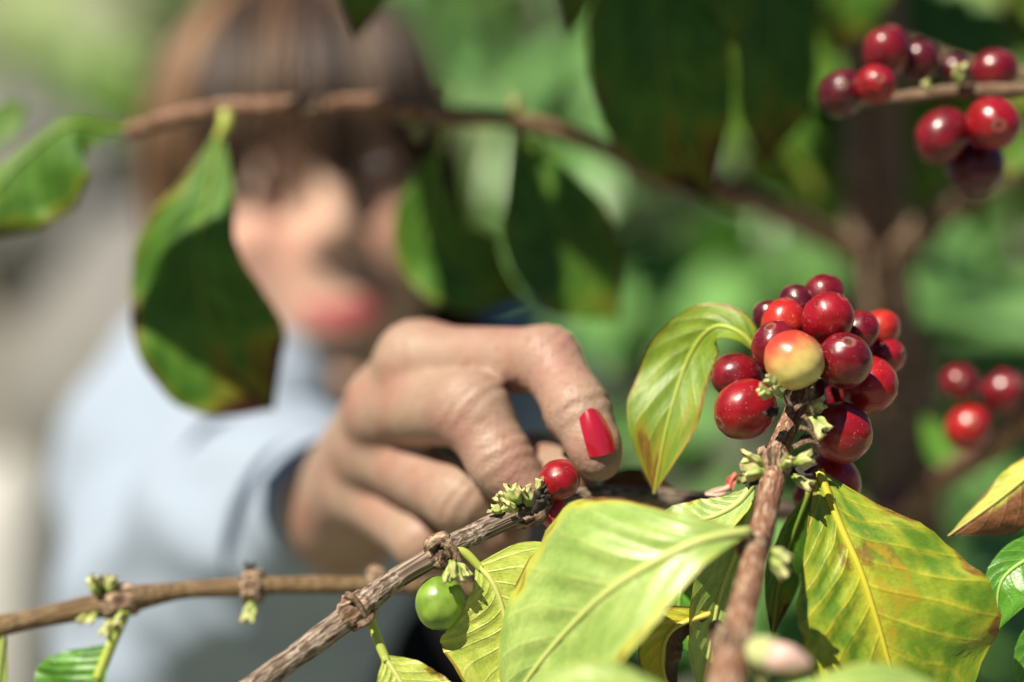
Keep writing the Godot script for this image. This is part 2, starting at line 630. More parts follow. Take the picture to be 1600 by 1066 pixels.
func moved(a: Array, place: Transform3D) -> Array:
	var v: PackedVector3Array = a[Mesh.ARRAY_VERTEX]
	var n: PackedVector3Array = a[Mesh.ARRAY_NORMAL]
	for i in v.size():
		v[i] = place * v[i]
		n[i] = (place.basis * n[i]).normalized()
	a[Mesh.ARRAY_VERTEX] = v
	a[Mesh.ARRAY_NORMAL] = n
	return a

func one(list: Array) -> Array:
	# several surfaces with the same slots become one
	var v := PackedVector3Array()
	var n := PackedVector3Array()
	var c := PackedColorArray()
	var idx := PackedInt32Array()
	for a in list:
		var first := v.size()
		v.append_array(a[Mesh.ARRAY_VERTEX])
		n.append_array(a[Mesh.ARRAY_NORMAL])
		c.append_array(a[Mesh.ARRAY_COLOR])
		for i in a[Mesh.ARRAY_INDEX]: idx.append(i + first)
	return arrays_of(v, n, idx, PackedVector2Array(), c)

# ------------------------------------------------------------------ the scene
func _ready() -> void:
	rng.seed = 7
	noise.seed = 3
	noise.frequency = 0.05
	noise.fractal_octaves = 2
	fine.seed = 11
	fine.frequency = 0.12
	fine.fractal_octaves = 2
	setup()
	materials()
	ground()
	background()
	coffee_tree()
	front_branch()
	picked_branch()
	left_branch()
	loose_leaves()
	person()

func setup() -> void:
	var cam := Camera3D.new()
	cam.name = "camera"
	add_child(cam)
	cam.position = EYE
	var lens := CameraAttributesPhysical.new()
	lens.frustum_focal_length = 60.0
	lens.frustum_near = 0.05
	lens.frustum_far = 300.0
	lens.frustum_focus_distance = 0.479
	lens.exposure_aperture = 2.5
	cam.attributes = lens
	cam.far = 300.0
	cam.near = 0.05
	cam.current = true
	var world := WorldEnvironment.new()
	world.name = "world"
	var e := Environment.new()
	e.background_mode = Environment.BG_SKY
	e.sky = Sky.new()
	var s := ProceduralSkyMaterial.new()
	s.sky_top_color = Color(0.36, 0.52, 0.78)
	s.sky_horizon_color = Color(0.78, 0.84, 0.90)
	s.ground_bottom_color = Color(0.25, 0.23, 0.18)
	s.ground_horizon_color = Color(0.5, 0.5, 0.45)
	s.sun_angle_max = 1.0
	e.sky.sky_material = s
	e.background_energy_multiplier = 0.24
	e.tonemap_mode = Environment.TONE_MAPPER_LINEAR
	e.tonemap_exposure = 1.6
	e.sdfgi_enabled = true
	e.ssao_enabled = true
	e.ssil_enabled = true
	world.environment = e
	add_child(world)
	var sun := DirectionalLight3D.new()
	sun.name = "sun"
	sun.light_color = Color(1.0, 0.955, 0.88)
	sun.light_energy = 1.6
	sun.light_angular_distance = 0.5
	sun.shadow_enabled = true
	add_child(sun)
	sun.look_at_from_position(Vector3.ZERO, -Vector3(-0.42, 0.76, 0.50), Vector3.UP)

func materials() -> void:
	var kinds := {
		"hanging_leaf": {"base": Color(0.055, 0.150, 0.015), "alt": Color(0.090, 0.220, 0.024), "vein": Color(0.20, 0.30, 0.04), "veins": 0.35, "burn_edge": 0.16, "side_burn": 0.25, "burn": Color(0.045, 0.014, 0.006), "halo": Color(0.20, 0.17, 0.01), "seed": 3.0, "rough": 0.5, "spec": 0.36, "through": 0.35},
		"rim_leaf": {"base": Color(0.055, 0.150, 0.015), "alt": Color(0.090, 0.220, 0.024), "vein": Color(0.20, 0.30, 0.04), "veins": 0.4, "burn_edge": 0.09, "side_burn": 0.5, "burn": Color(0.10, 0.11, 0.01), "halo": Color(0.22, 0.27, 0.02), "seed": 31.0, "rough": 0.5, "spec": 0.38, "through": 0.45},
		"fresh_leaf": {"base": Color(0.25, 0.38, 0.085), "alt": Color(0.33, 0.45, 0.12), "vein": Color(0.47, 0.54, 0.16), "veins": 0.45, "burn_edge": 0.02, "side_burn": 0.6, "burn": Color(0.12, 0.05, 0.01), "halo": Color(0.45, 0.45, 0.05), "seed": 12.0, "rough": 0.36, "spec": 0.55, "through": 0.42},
		"pale_leaf": {"base": Color(0.38, 0.48, 0.070), "alt": Color(0.50, 0.57, 0.11), "vein": Color(0.60, 0.62, 0.20), "veins": 0.5, "burn_edge": 0.015, "side_burn": 0.6, "burn": Color(0.25, 0.17, 0.02), "halo": Color(0.52, 0.54, 0.08), "seed": 52.0, "rough": 0.40, "through": 0.5},
		"mottled_leaf": {"base": Color(0.11, 0.22, 0.014), "alt": Color(0.29, 0.37, 0.025), "vein": Color(0.54, 0.50, 0.040), "veins": 0.4, "rib_yellow": 0.65, "burn_edge": 0.01, "side_burn": 0.15, "burn": Color(0.20, 0.12, 0.01), "halo": Color(0.34, 0.36, 0.02), "seed": 77.0, "rough": 0.42, "through": 0.5, "spot": Color(0.20, 0.10, 0.02), "fleck": 0.35,
			"spots": [[0.12, 0.36, 0.045, 0.5], [-0.16, 0.36, 0.055, 0.45, Color(0.22, 0.13, 0.02)], [0.38, 0.40, 0.04, 0.5, Color(0.26, 0.17, 0.03)], [0.24, 0.50, 0.10, 0.5, Color(0.40, 0.31, 0.02)]]},
		"olive_leaf": {"base": Color(0.15, 0.25, 0.020), "alt": Color(0.22, 0.33, 0.030), "vein": Color(0.36, 0.44, 0.06), "veins": 0.35, "burn_edge": 0.10, "side_burn": 0.3, "burn": Color(0.20, 0.12, 0.015), "halo": Color(0.30, 0.24, 0.02), "seed": 90.0, "rough": 0.45, "through": 0.6},
		"half_dry_leaf": {"base": Color(0.36, 0.42, 0.05), "alt": Color(0.50, 0.48, 0.08), "vein": Color(0.5, 0.45, 0.1), "veins": 0.3, "half": 1.0, "burn": Color(0.20, 0.085, 0.030), "burn_edge": 0.08, "seed": 24.0, "rough": 0.55, "through": 0.3},
		"dry_leaf": {"base": Color(0.055, 0.020, 0.008), "alt": Color(0.10, 0.036, 0.012), "vein": Color(0.14, 0.06, 0.02), "veins": 0.3, "seed": 64.0, "rough": 0.65, "through": 0.2},
		"tipped_leaf": {"base": Color(0.55, 0.46, 0.03), "alt": Color(0.45, 0.48, 0.04), "vein": Color(0.6, 0.5, 0.1), "veins": 0.3, "half": 1.0, "burn": Color(0.07, 0.025, 0.008), "burn_edge": 0.1, "seed": 124.0, "rough": 0.5, "through": 0.4},
		"green_leaf": {"base": Color(0.075, 0.24, 0.020), "alt": Color(0.12, 0.34, 0.035), "vein": Color(0.30, 0.48, 0.10), "veins": 0.5, "seed": 41.0, "rough": 0.36, "spec": 0.6, "through": 0.5},
		"bush_leaf": {"base": Color(0.11, 0.27, 0.065), "alt": Color(0.19, 0.38, 0.12), "vein": Color(0.22, 0.36, 0.12), "veins": 0.35, "seed": 142.0, "rough": 0.38, "spec": 0.6, "through": 0.5},
	}
	M.relief = vein_relief()
	for k in kinds:
		M[k] = leaf_mat(kinds[k])
		var v: Color = kinds[k].vein
		M[k + "_rib"] = mat(v.linear_to_srgb(), 0.5)
	M.petiole = mat(lin(0.42, 0.50, 0.09), 0.45)
	M.twig = bark_mat(Color(0.14, 0.100, 0.072), Color(0.38, 0.315, 0.245), Color(0.075, 0.045, 0.034))
	M.brown_twig = bark_mat(Color(0.16, 0.075, 0.045), Color(0.27, 0.145, 0.09), Color(0.40, 0.29, 0.20), 0.7)
	M.tan_twig = bark_mat(Color(0.15, 0.098, 0.048), Color(0.25, 0.175, 0.090), Color(0.10, 0.06, 0.035), 0.75)
	M.trunk = bark_mat(Color(0.14, 0.085, 0.050), Color(0.24, 0.16, 0.10), Color(0.26, 0.20, 0.15), 0.85)
	M.joint = bark_mat(Color(0.15, 0.085, 0.055), Color(0.44, 0.33, 0.22), Color(0.06, 0.035, 0.025), 0.85)
	M.cherry = vmat(0.34, 0.5)
	M.cherry.clearcoat_enabled = true
	M.cherry.clearcoat = 0.45
	M.cherry.clearcoat_roughness = 0.19
	var dust := Image.create(256, 256, false, Image.FORMAT_RGBA8)
	dust.fill(Color(0.85, 0.70, 0.66, 0.0))
	for i in 26:                                             # pale pores and grains of dust on the skin
		var cx := rng.randi_range(4, 251)
		var cy := rng.randi_range(4, 251)
		var r := rng.randf_range(0.8, 2.6)
		for y in range(-3, 4):
			for x in range(-3, 4):
				var k := smooth(r + 0.7, r - 0.5, Vector2(x, y).length())
				if k > 0.0: dust.set_pixel(cx + x, cy + y, Color(0.90, 0.78, 0.72, k * 0.75))
	M.cherry.detail_enabled = true
	M.cherry.detail_albedo = image_texture(dust)
	M.cherry.detail_blend_mode = BaseMaterial3D.BLEND_MODE_MIX
	M.cherry.detail_uv_layer = BaseMaterial3D.DETAIL_UV_1
	M.cherry.uv1_triplanar = true
	M.cherry.uv1_scale = Vector3(0.6, 0.6, 0.6)
	M.skin_green = vmat(0.32, 0.5)
	M.bud = vmat(0.6, 0.4)
	M.bud_dark = mat(lin(0.035, 0.028, 0.022), 0.8)
	M.buds = [bud_mesh(0.0), bud_mesh(1.3), bud_mesh(2.9), bud_mesh(4.1)]
	M.bud_cup = mat(lin(0.42, 0.46, 0.20), 0.6)
	M.pink_bud = mat(lin(0.62, 0.42, 0.36), 0.5)
	M.skin = vmat(0.52, 0.45)
	M.skin.heightmap_enabled = true
	var pores := NoiseTexture2D.new()
	pores.width = 256
	pores.height = 256
	pores.seamless = true
	pores.noise = FastNoiseLite.new()
	pores.noise.noise_type = FastNoiseLite.TYPE_CELLULAR
	pores.noise.frequency = 0.06
	pores.noise.fractal_octaves = 3
	M.skin.heightmap_texture = pores
	M.skin.heightmap_scale = 0.022
	M.skin.uv1_triplanar = true
	M.skin.uv1_scale = Vector3(45, 45, 45)
	M.skin.subsurf_scatter_enabled = true
	M.skin.subsurf_scatter_strength = 0.12
	M.eye_white = mat(lin(0.65, 0.62, 0.58), 0.15)
	M.iris = mat(lin(0.03, 0.015, 0.008), 0.1)
	M.nail = mat(lin(0.36, 0.008, 0.022), 0.2, 0.6)
	M.nail.clearcoat_enabled = true
	M.nail.clearcoat = 1.0
	M.nail.clearcoat_roughness = 0.08
	M.shirt = vmat(0.85, 0.3)
	M.collar = mat(lin(0.31, 0.375, 0.465), 0.85, 0.3)
	M.dark_torso = mat(lin(0.012, 0.012, 0.014), 0.9, 0.25)
	M.trousers = mat(lin(0.03, 0.035, 0.05), 0.9, 0.25)
	M.shoe = mat(lin(0.05, 0.035, 0.025), 0.6)
	M.hair = vmat(0.45, 0.5)
	M.tints = {
		"red": {"a": Color(0.31, 0.006, 0.013), "b": Color(0.21, 0.004, 0.010)},
		"bright": {"a": Color(0.40, 0.010, 0.010), "b": Color(0.30, 0.007, 0.012)},
		"dark": {"a": Color(0.125, 0.004, 0.012), "b": Color(0.19, 0.005, 0.012)},
		"plum": {"a": Color(0.065, 0.004, 0.012), "b": Color(0.10, 0.005, 0.012)},
		"orange": {"a": Color(0.46, 0.030, 0.014), "b": Color(0.40, 0.014, 0.012)},
		"pale": {"a": Color(0.50, 0.050, 0.030), "b": Color(0.66, 0.56, 0.17), "half_ripe": true, "navel": false},
		"green": {"a": Color(0.15, 0.27, 0.030), "b": Color(0.22, 0.34, 0.05), "navel": false},
		"pink": {"a": Color(0.55, 0.06, 0.08), "b": Color(0.50, 0.03, 0.05)},
	}

# ------------------------------------------------------------------ setting
func height(x: float, z: float) -> float:
	var back := maxf(0.0, -z - 2.4)
	return back * 0.52 + minf(back, 1.5) * 0.25 * noise.get_noise_2d(x * 14.0, z * 14.0) + 0.02 * noise.get_noise_2d(x * 60.0, z * 60.0)

func ground() -> void:
	var rows := 111
	var cols := 101
	var v := PackedVector3Array()
	var col := PackedColorArray()
	for r in rows:
		var t := float(r) / (rows - 1)
		var z := 4.0 - 6.5 * minf(t * 2.5, 1.0) - 60.0 * pow(maxf(t - 0.4, 0.0) / 0.6, 1.6)
		for c in cols:
			var s := 2.0 * c / (cols - 1) - 1.0
			var x := s * (5.0 + maxf(0.0, -z) * 0.9)
			v.append(Vector3(x, height(x, z), z))
			var n := noise.get_noise_2d(x * 22.0, z * 22.0 + 50.0)
			var m := fine.get_noise_2d(x * 40.0, z * 40.0)
			var k := Color(0.16, 0.148, 0.122).lerp(Color(0.26, 0.25, 0.225), clampf(0.5 + n * 1.4, 0, 1))
			k = k.lerp(Color(0.19, 0.26, 0.10), smooth(0.05, 0.35, noise.get_noise_2d(x * 11.0 + 70.0, z * 11.0)) * 0.85)
			col.append(k * (1.0 + 0.4 * m))
	var g := put(self, "ground", mesh_of([grid_arrays(rows, cols, v, PackedVector2Array(), col)]), vmat(0.95, 0.2))
	g.set_meta("kind", "structure")
	g.set_meta("label", "dry grey-brown earth bank rising behind the woman")

func boulder(px: float, d: float, size: Vector3, tint: Color, called: String, label: String, category: String, lift := 0.0) -> void:
	var x := (px - 800.0) * d / SCALE
	var base := Vector3(x, height(x, -d), -d)
	var v := PackedVector3Array()
	var col := PackedColorArray()
	for r in 21:
		var th := PI * r / 20.0
		for c in 29:
			var ph := TAU * (c % 28) / 28.0
			var e := Vector3(sin(th) * cos(ph), cos(th), sin(th) * sin(ph))
			var n := noise.get_noise_3d(e.x * 16 + px, e.y * 16, e.z * 16)
			var k := 1.0 + 0.3 * n + 0.08 * fine.get_noise_3d(e.x * 20 + px, e.y * 20, e.z * 20)
			v.append(base + Vector3(0, size.y * 0.75 + lift, 0) + e * size * k)
			col.append(tint * (1.0 + 0.5 * n))
	var o := put(self, called, mesh_of([grid_arrays(21, 29, v, PackedVector2Array(), col, true)]), vmat(0.9, 0.25))
	tag(o, label, category)

func bush(called: String, base: Vector3, mid: Vector3, radii: Vector3, count: int, long: float, kind: String, label: String, category: String, group := "") -> void:
	var t := thing(called, base, label, category, group)
	put(t, "trunk", mesh_of([tube_arrays([base - Vector3(0, 0.03, 0), base.lerp(mid, 0.5) + Vector3(0.02, 0, 0.01), mid, mid + Vector3(0.01, radii.y * 0.7, 0)], [0.018, 0.014, 0.009, 0.003], 10, 0.08)]), M.trunk)
	var c := Crown.new()
	for i in count:
		var e := Vector3(rng.randfn(), rng.randfn(), rng.randfn()).normalized()
		var p := mid + e * radii * pow(rng.randf(), 0.4)
		var out := Vector3(e.x, 0.1, e.z).normalized()
		var dir := (out + Vector3(rng.randfn() * 0.5, -0.45 + rng.randfn() * 0.35, rng.randfn() * 0.5)).normalized()
		var face := (Vector3(0, 1, 0) + Vector3(rng.randfn() * 0.35, 0, 0.35 + rng.randfn() * 0.35)).normalized()
		var l := long * rng.randf_range(0.7, 1.2)
		c.add(p, dir, face, l, l * rng.randf_range(0.36, 0.46), rng.randf_range(0.2, 1.0))
	var o := put(t, "crown", crown_mesh(c), M[kind])
	o.set_meta("kind", "stuff")

func background() -> void:
	bush("coffee_bush", Vector3(0.20, 0, -1.60), at(1110, 470, 1.58), Vector3(0.20, 0.33, 0.16), 210, 0.155, "bush_leaf", "bright green coffee bush right behind the slender brown trunk", "bush", "coffee bushes")
	bush("coffee_bush", Vector3(0.55, 0, -1.75), at(1590, 610, 1.72), Vector3(0.22, 0.30, 0.18), 190, 0.155, "bush_leaf", "bright green coffee bush behind the twig with three dark cherries", "bush", "coffee bushes")
	bush("coffee_bush", Vector3(-0.02, 0.0, -2.3), at(790, -10, 2.2), Vector3(0.26, 0.13, 0.20), 120, 0.12, "bush_leaf", "tall coffee bush with its crown above the grey earth bank", "bush", "coffee bushes")
	bush("coffee_bush", Vector3(0.30, 0, -1.45), at(1350, 930, 1.45), Vector3(0.26, 0.14, 0.12), 130, 0.12, "bush_leaf", "low green coffee bush under the yellowing spotted leaf", "bush", "coffee bushes")
	boulder(20, 2.2, Vector3(0.13, 0.45, 0.13), Color(0.42, 0.42, 0.40), "pale_stone", "tall whitish stone standing on the ground behind the woman's sleeve", "stone", 0.47)
	boulder(240, 4.2, Vector3(0.35, 0.4, 0.3), Color(0.22, 0.22, 0.21), "grey_boulder", "grey boulder on the bank beside the woman's hair", "boulder")
	boulder(60, 5.0, Vector3(0.3, 0.3, 0.3), Color(0.19, 0.19, 0.18), "dark_boulder", "darker boulder on the bank above the pale stone", "boulder")
	var spots := [[60, 5.6, 0.5], [120, 6.6, 0.55], [180, 4.6, 0.18], [100, 3.4, 0.12], [30, 3.6, 0.2], [330, 7.5, 0.5], [640, 7.0, 0.6], [560, 9.0, 0.8], [880, 6.0, 0.5]]
	for s in spots:
		var x: float = (s[0] - 800.0) * s[1] / SCALE
		var b := Vector3(x, height(x, -s[1]), -s[1])
		bush("weed_shrub", b, b + Vector3(0, s[2] * 0.7, 0), Vector3(s[2] * 0.7, s[2] * 0.5, s[2] * 0.6), 70, s[2] * 0.5, "rim_leaf", "small green shrub growing on the dry earth bank", "shrub", "shrubs on the bank")

# ------------------------------------------------------------------ coffee tree with the slender trunk
func coffee_tree() -> void:
	var foot := Vector3(at(1372, 533, 0.78).x + 0.01, 0, -0.80)
	var t := thing("coffee_tree", foot, "coffee tree with slender brown trunk, hanging dark leaves and red cherries", "tree")
	put(t, "trunk", mesh_of([tube_arrays([foot + Vector3(0.0, -0.03, 0), foot + Vector3(0.006, 0.7, 0.01), at(1415, 800, 0.79), at(1385, 520, 0.78), at(1368, 330, 0.78), at(1365, 100, 0.78), at(1372, -250, 0.78), at(1360, -700, 0.76)], [0.024, 0.021, 0.0175, 0.0150, 0.0140, 0.0145, 0.011, 0.007], 18, 0.07, 90)]), M.trunk)
	# --- long twig with hanging leaves
	var b := put(t, "branch", mesh_of([tube_arrays(pts([[195, 206, 0.60], [330, 172, 0.605], [480, 166, 0.61], [600, 162, 0.62], [690, 178, 0.63], [800, 188, 0.64], [930, 225, 0.655], [1040, 282, 0.68], [1160, 305, 0.70], [1330, 392, 0.77]]), [0.0028, 0.0032, 0.0034, 0.0034, 0.0036, 0.0034, 0.0036, 0.0038, 0.0042, 0.005], 12, 0.08, 80)]), M.brown_twig)
	scar(b, 485, 166, 0.61, 1, 0, 0.0042, 0.008)
	scar(b, 680, 176, 0.63, 1, -0.1, 0.0046, 0.009)
	scar(b, 1150, 303, 0.70, 1, -0.2, 0.0062, 0.014)
	var toward := Vector3(-0.05, 0.15, 1.0)
	petiole(b, [[352, 176, 0.605], [352, 196, 0.603], [340, 218, 0.604]], 0.0028, 0.0018)
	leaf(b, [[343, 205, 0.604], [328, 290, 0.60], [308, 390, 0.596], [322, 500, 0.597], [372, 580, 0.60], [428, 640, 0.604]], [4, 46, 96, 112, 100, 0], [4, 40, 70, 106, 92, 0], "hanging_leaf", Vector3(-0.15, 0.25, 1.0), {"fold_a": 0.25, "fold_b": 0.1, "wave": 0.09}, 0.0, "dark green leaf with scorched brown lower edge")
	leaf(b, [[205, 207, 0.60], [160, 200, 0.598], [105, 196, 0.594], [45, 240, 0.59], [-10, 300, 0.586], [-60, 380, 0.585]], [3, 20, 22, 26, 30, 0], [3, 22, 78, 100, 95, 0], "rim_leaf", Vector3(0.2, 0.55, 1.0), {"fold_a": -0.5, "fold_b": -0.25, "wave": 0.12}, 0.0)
	leaf(b, [[40, 165, 0.66], [10, 190, 0.66], [-50, 260, 0.65]], [5, 26, 0], [5, 34, 0], "rim_leaf", Vector3(0.1, 0.5, 1.0))
	leaf(b, [[688, 230, 0.63], [670, 300, 0.632], [684, 380, 0.635], [742, 435, 0.637], [818, 466, 0.64]], [3, 40, 70, 62, 0], [3, 32, 62, 66, 0], "rim_leaf", Vector3(-0.1, 0.2, 1.0), {"fold_a": 0.2, "fold_b": 0.2, "wave": 0.07})
	leaf(b, [[803, 205, 0.64], [846, 290, 0.638], [878, 370, 0.636], [922, 438, 0.638], [968, 500, 0.642]], [3, 64, 100, 86, 0], [3, 54, 80, 62, 0], "rim_leaf", Vector3(0.1, 0.2, 1.0), {"fold_a": 0.15, "fold_b": 0.25, "wave": 0.07})
	petiole(b, [[684, 182, 0.632], [690, 205, 0.631], [688, 235, 0.63]], 0.002, 0.0013)
	petiole(b, [[800, 188, 0.64], [800, 198, 0.64], [806, 212, 0.64]], 0.002, 0.0013)
	for p in [[640, 165, -0.2, -1], [655, 190, -0.1, -1], [800, 180, 0.3, 1], [690, 160, 0.2, 1]]:
		bud(b, p[0], p[1], 0.628, p[2], p[3], 0.3, 30)
	# --- high twig above the frame with the broad shaded leaves
	var h := put(t, "branch", mesh_of([tube_arrays(pts([[1362, -150, 0.78], [1200, -190, 0.70], [1040, -160, 0.63], [880, -150, 0.60], [560, -160, 0.60], [200, -260, 0.55], [-180, -380, 0.50]]), [0.006, 0.005, 0.004, 0.0034, 0.0030, 0.0026, 0.002], 12, 0.08)]), M.brown_twig)
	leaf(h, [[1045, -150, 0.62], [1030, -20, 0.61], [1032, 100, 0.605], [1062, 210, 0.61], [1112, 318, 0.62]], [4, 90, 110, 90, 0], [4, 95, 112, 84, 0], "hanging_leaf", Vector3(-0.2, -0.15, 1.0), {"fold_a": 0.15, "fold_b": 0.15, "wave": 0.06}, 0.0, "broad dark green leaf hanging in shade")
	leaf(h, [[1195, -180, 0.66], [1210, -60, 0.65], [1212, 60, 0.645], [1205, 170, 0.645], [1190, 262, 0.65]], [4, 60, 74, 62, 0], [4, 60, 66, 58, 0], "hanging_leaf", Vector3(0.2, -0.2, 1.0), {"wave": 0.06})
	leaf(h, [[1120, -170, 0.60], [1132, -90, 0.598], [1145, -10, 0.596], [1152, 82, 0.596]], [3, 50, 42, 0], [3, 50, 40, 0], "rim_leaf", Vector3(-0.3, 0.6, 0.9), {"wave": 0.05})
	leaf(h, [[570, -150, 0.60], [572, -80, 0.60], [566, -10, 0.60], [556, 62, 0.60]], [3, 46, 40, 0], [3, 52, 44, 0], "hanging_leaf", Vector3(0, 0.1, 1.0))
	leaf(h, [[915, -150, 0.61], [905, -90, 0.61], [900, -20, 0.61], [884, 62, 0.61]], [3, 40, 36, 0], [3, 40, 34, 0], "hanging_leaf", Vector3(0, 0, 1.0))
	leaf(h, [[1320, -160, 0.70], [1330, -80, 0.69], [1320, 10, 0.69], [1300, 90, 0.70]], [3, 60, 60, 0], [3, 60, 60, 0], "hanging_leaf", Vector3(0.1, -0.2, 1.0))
	# --- twig with cherries at the upper right
	var u := put(t, "branch", mesh_of([tube_arrays(pts([[1372, 60, 0.77], [1500, 100, 0.62], [1700, 128, 0.545]]), [0.0045, 0.0030, 0.0024], 10, 0.08)]), M.trunk)
	var w := put(t, "branch", mesh_of([tube_arrays(pts([[1345, 158, 0.545], [1420, 150, 0.542], [1500, 143, 0.54], [1600, 140, 0.54], [1700, 128, 0.545]]), [0.0016, 0.0022, 0.0024, 0.0024, 0.0024], 10, 0.12)]), M.trunk)
	for p in [[1316, 146, 0.535, 37, "plum", -0.2, 0.2, 1], [1386, 80, 0.542, 38, "dark", 0.1, 0.9, 0.4], [1436, 96, 0.548, 32, "plum", 0.4, 0.7, 0.4], [1368, 132, 0.527, 32, "red", 0.0, 0.15, 1], [1555, 112, 0.545, 35, "dark", 0.3, 0.8, 0.4], [1552, 193, 0.530, 42, "red", -0.05, -0.2, 1], [1472, 212, 0.538, 42, "dark", -0.4, -0.6, 0.2], [1524, 258, 0.548, 44, "plum", 0.1, -0.9, 0.3], [1492, 110, 0.553, 24, "plum", 0, 1, 0.2]]:
		cherry(w, p[0], p[1], p[2], p[3], p[4], Vector3(p[5], p[6], p[7]))  # dark and plum tints partly stand in for shade on this twig
	bud(w, 1496, 132, 0.535, 0.05, 1, 0.3, 34)
	bud(w, 1455, 142, 0.535, -0.5, 0.6, 0.4, 22)
	leaf(w, [[1680, 200, 0.64], [1640, 215, 0.64], [1590, 240, 0.645], [1530, 290, 0.65]], [3, 30, 30, 0], [3, 30, 30, 0], "hanging_leaf", Vector3(0, 0.3, 1))
	# --- twig with three cherries at the right
	var r := put(t, "branch", mesh_of([tube_arrays(pts([[1410, 800, 0.79], [1480, 745, 0.69], [1560, 690, 0.61], [1660, 600, 0.575]]), [0.0055, 0.0052, 0.005, 0.0045], 10, 0.1)]), M.brown_twig)
	for p in [[1500, 598, 0.575, 30, "dark", -0.2, 0.2, 1], [1514, 668, 0.575, 36, "bright", -0.1, 0.3, 1], [1566, 612, 0.583, 37, "dark", 0.3, 0.4, 0.8], [1396, 782, 0.68, 26, "plum", 0, 0.4, 1]]:
		cherry(r, p[0], p[1], p[2], p[3], p[4], Vector3(p[5], p[6], p[7]))
	put(t, "branch", mesh_of([tube_arrays(pts([[1380, 470, 0.78], [1420, 385, 0.76], [1500, 310, 0.74], [1640, 240, 0.72]]), [0.008, 0.0075, 0.007, 0.006], 12, 0.08)]), M.trunk)
	leaf(r, [[1500, 735, 0.68], [1470, 700, 0.68], [1440, 640, 0.68]], [3, 26, 0], [3, 26, 0], "green_leaf", Vector3(-0.2, 0.5, 1.0))
	# leaves close behind the trunk
	leaf(t, [[1262, 150, 0.86], [1275, 215, 0.86], [1275, 290, 0.86], [1260, 350, 0.87]], [3, 36, 40, 0], [3, 34, 40, 0], "green_leaf", Vector3(-0.3, 0.6, 1.0))
	leaf(t, [[1480, 250, 0.88], [1455, 290, 0.88], [1425, 340, 0.88]], [3, 26, 0], [3, 26, 0], "green_leaf", Vector3(-0.2, 0.6, 1.0))
	leaf(t, [[1140, 320, 0.90], [1190, 290, 0.90], [1280, 300, 0.90], [1330, 330, 0.9]], [3, 30, 34, 0], [3, 30, 34, 0], "green_leaf", Vector3(-0.2, 0.7, 0.8))
	# --- crown above: it shades the upper leaves and fills the upper right
	var c := Crown.new()
	for i in 320:                                            # behind the high cherries
		var p := at(rng.randf_range(1190, 1760), rng.randf_range(-420, 70), rng.randf_range(0.82, 1.15))
		var dir := Vector3(rng.randfn() * 0.6, -0.9, rng.randfn() * 0.5).normalized()
		c.add(p, dir, Vector3(rng.randfn() * 0.3, 0.4, 1.0).normalized(), rng.randf_range(0.09, 0.14), 0.05, 0.4)
	var sunward := Vector3(-0.42, 0.76, 0.50)
	# more leaves for the dark upper right, then the unseen shading ones
	for i in 120:                                            # denser towards the upper right corner
		var p := at(rng.randf_range(1380, 1760), rng.randf_range(-260, 120), rng.randf_range(0.95, 1.15))
		c.add(p, Vector3(rng.randfn() * 0.6, -0.9, rng.randfn() * 0.5).normalized(), Vector3(rng.randfn() * 0.3, 0.4, 1.0).normalized(), rng.randf_range(0.09, 0.14), 0.05, 0.4)
	for shaded_area in [[950, 1140, -80, 270, 0.615, 26], [1160, 1260, -80, 200, 0.65, 14], [1200, 1760, -260, 120, 0.98, 240], [360, 410, 470, 600, 0.60, 1], [740, 800, 400, 470, 0.635, 1], [1340, 1400, -60, 240, 0.78, 28]]:  # out of view, placed to shade hanging leaves, trunk and upper right
		for i in shaded_area[5]:
			var p := at(rng.randf_range(shaded_area[0], shaded_area[1]), rng.randf_range(shaded_area[2], shaded_area[3]), shaded_area[4]) + sunward * rng.randf_range(0.17, 0.32)
			var dir := sunward.cross(Vector3(rng.randfn(), rng.randfn(), rng.randfn())).normalized()
			var l := rng.randf_range(0.07, 0.10)
			c.add(p - dir * l * 0.5, dir, (sunward + Vector3(rng.randfn(), rng.randfn(), rng.randfn()) * 0.15).normalized(), l, l * 0.44, 0.2)
	var o := put(t, "crown", crown_mesh(c), M.rim_leaf)
	o.set_meta("kind", "stuff")

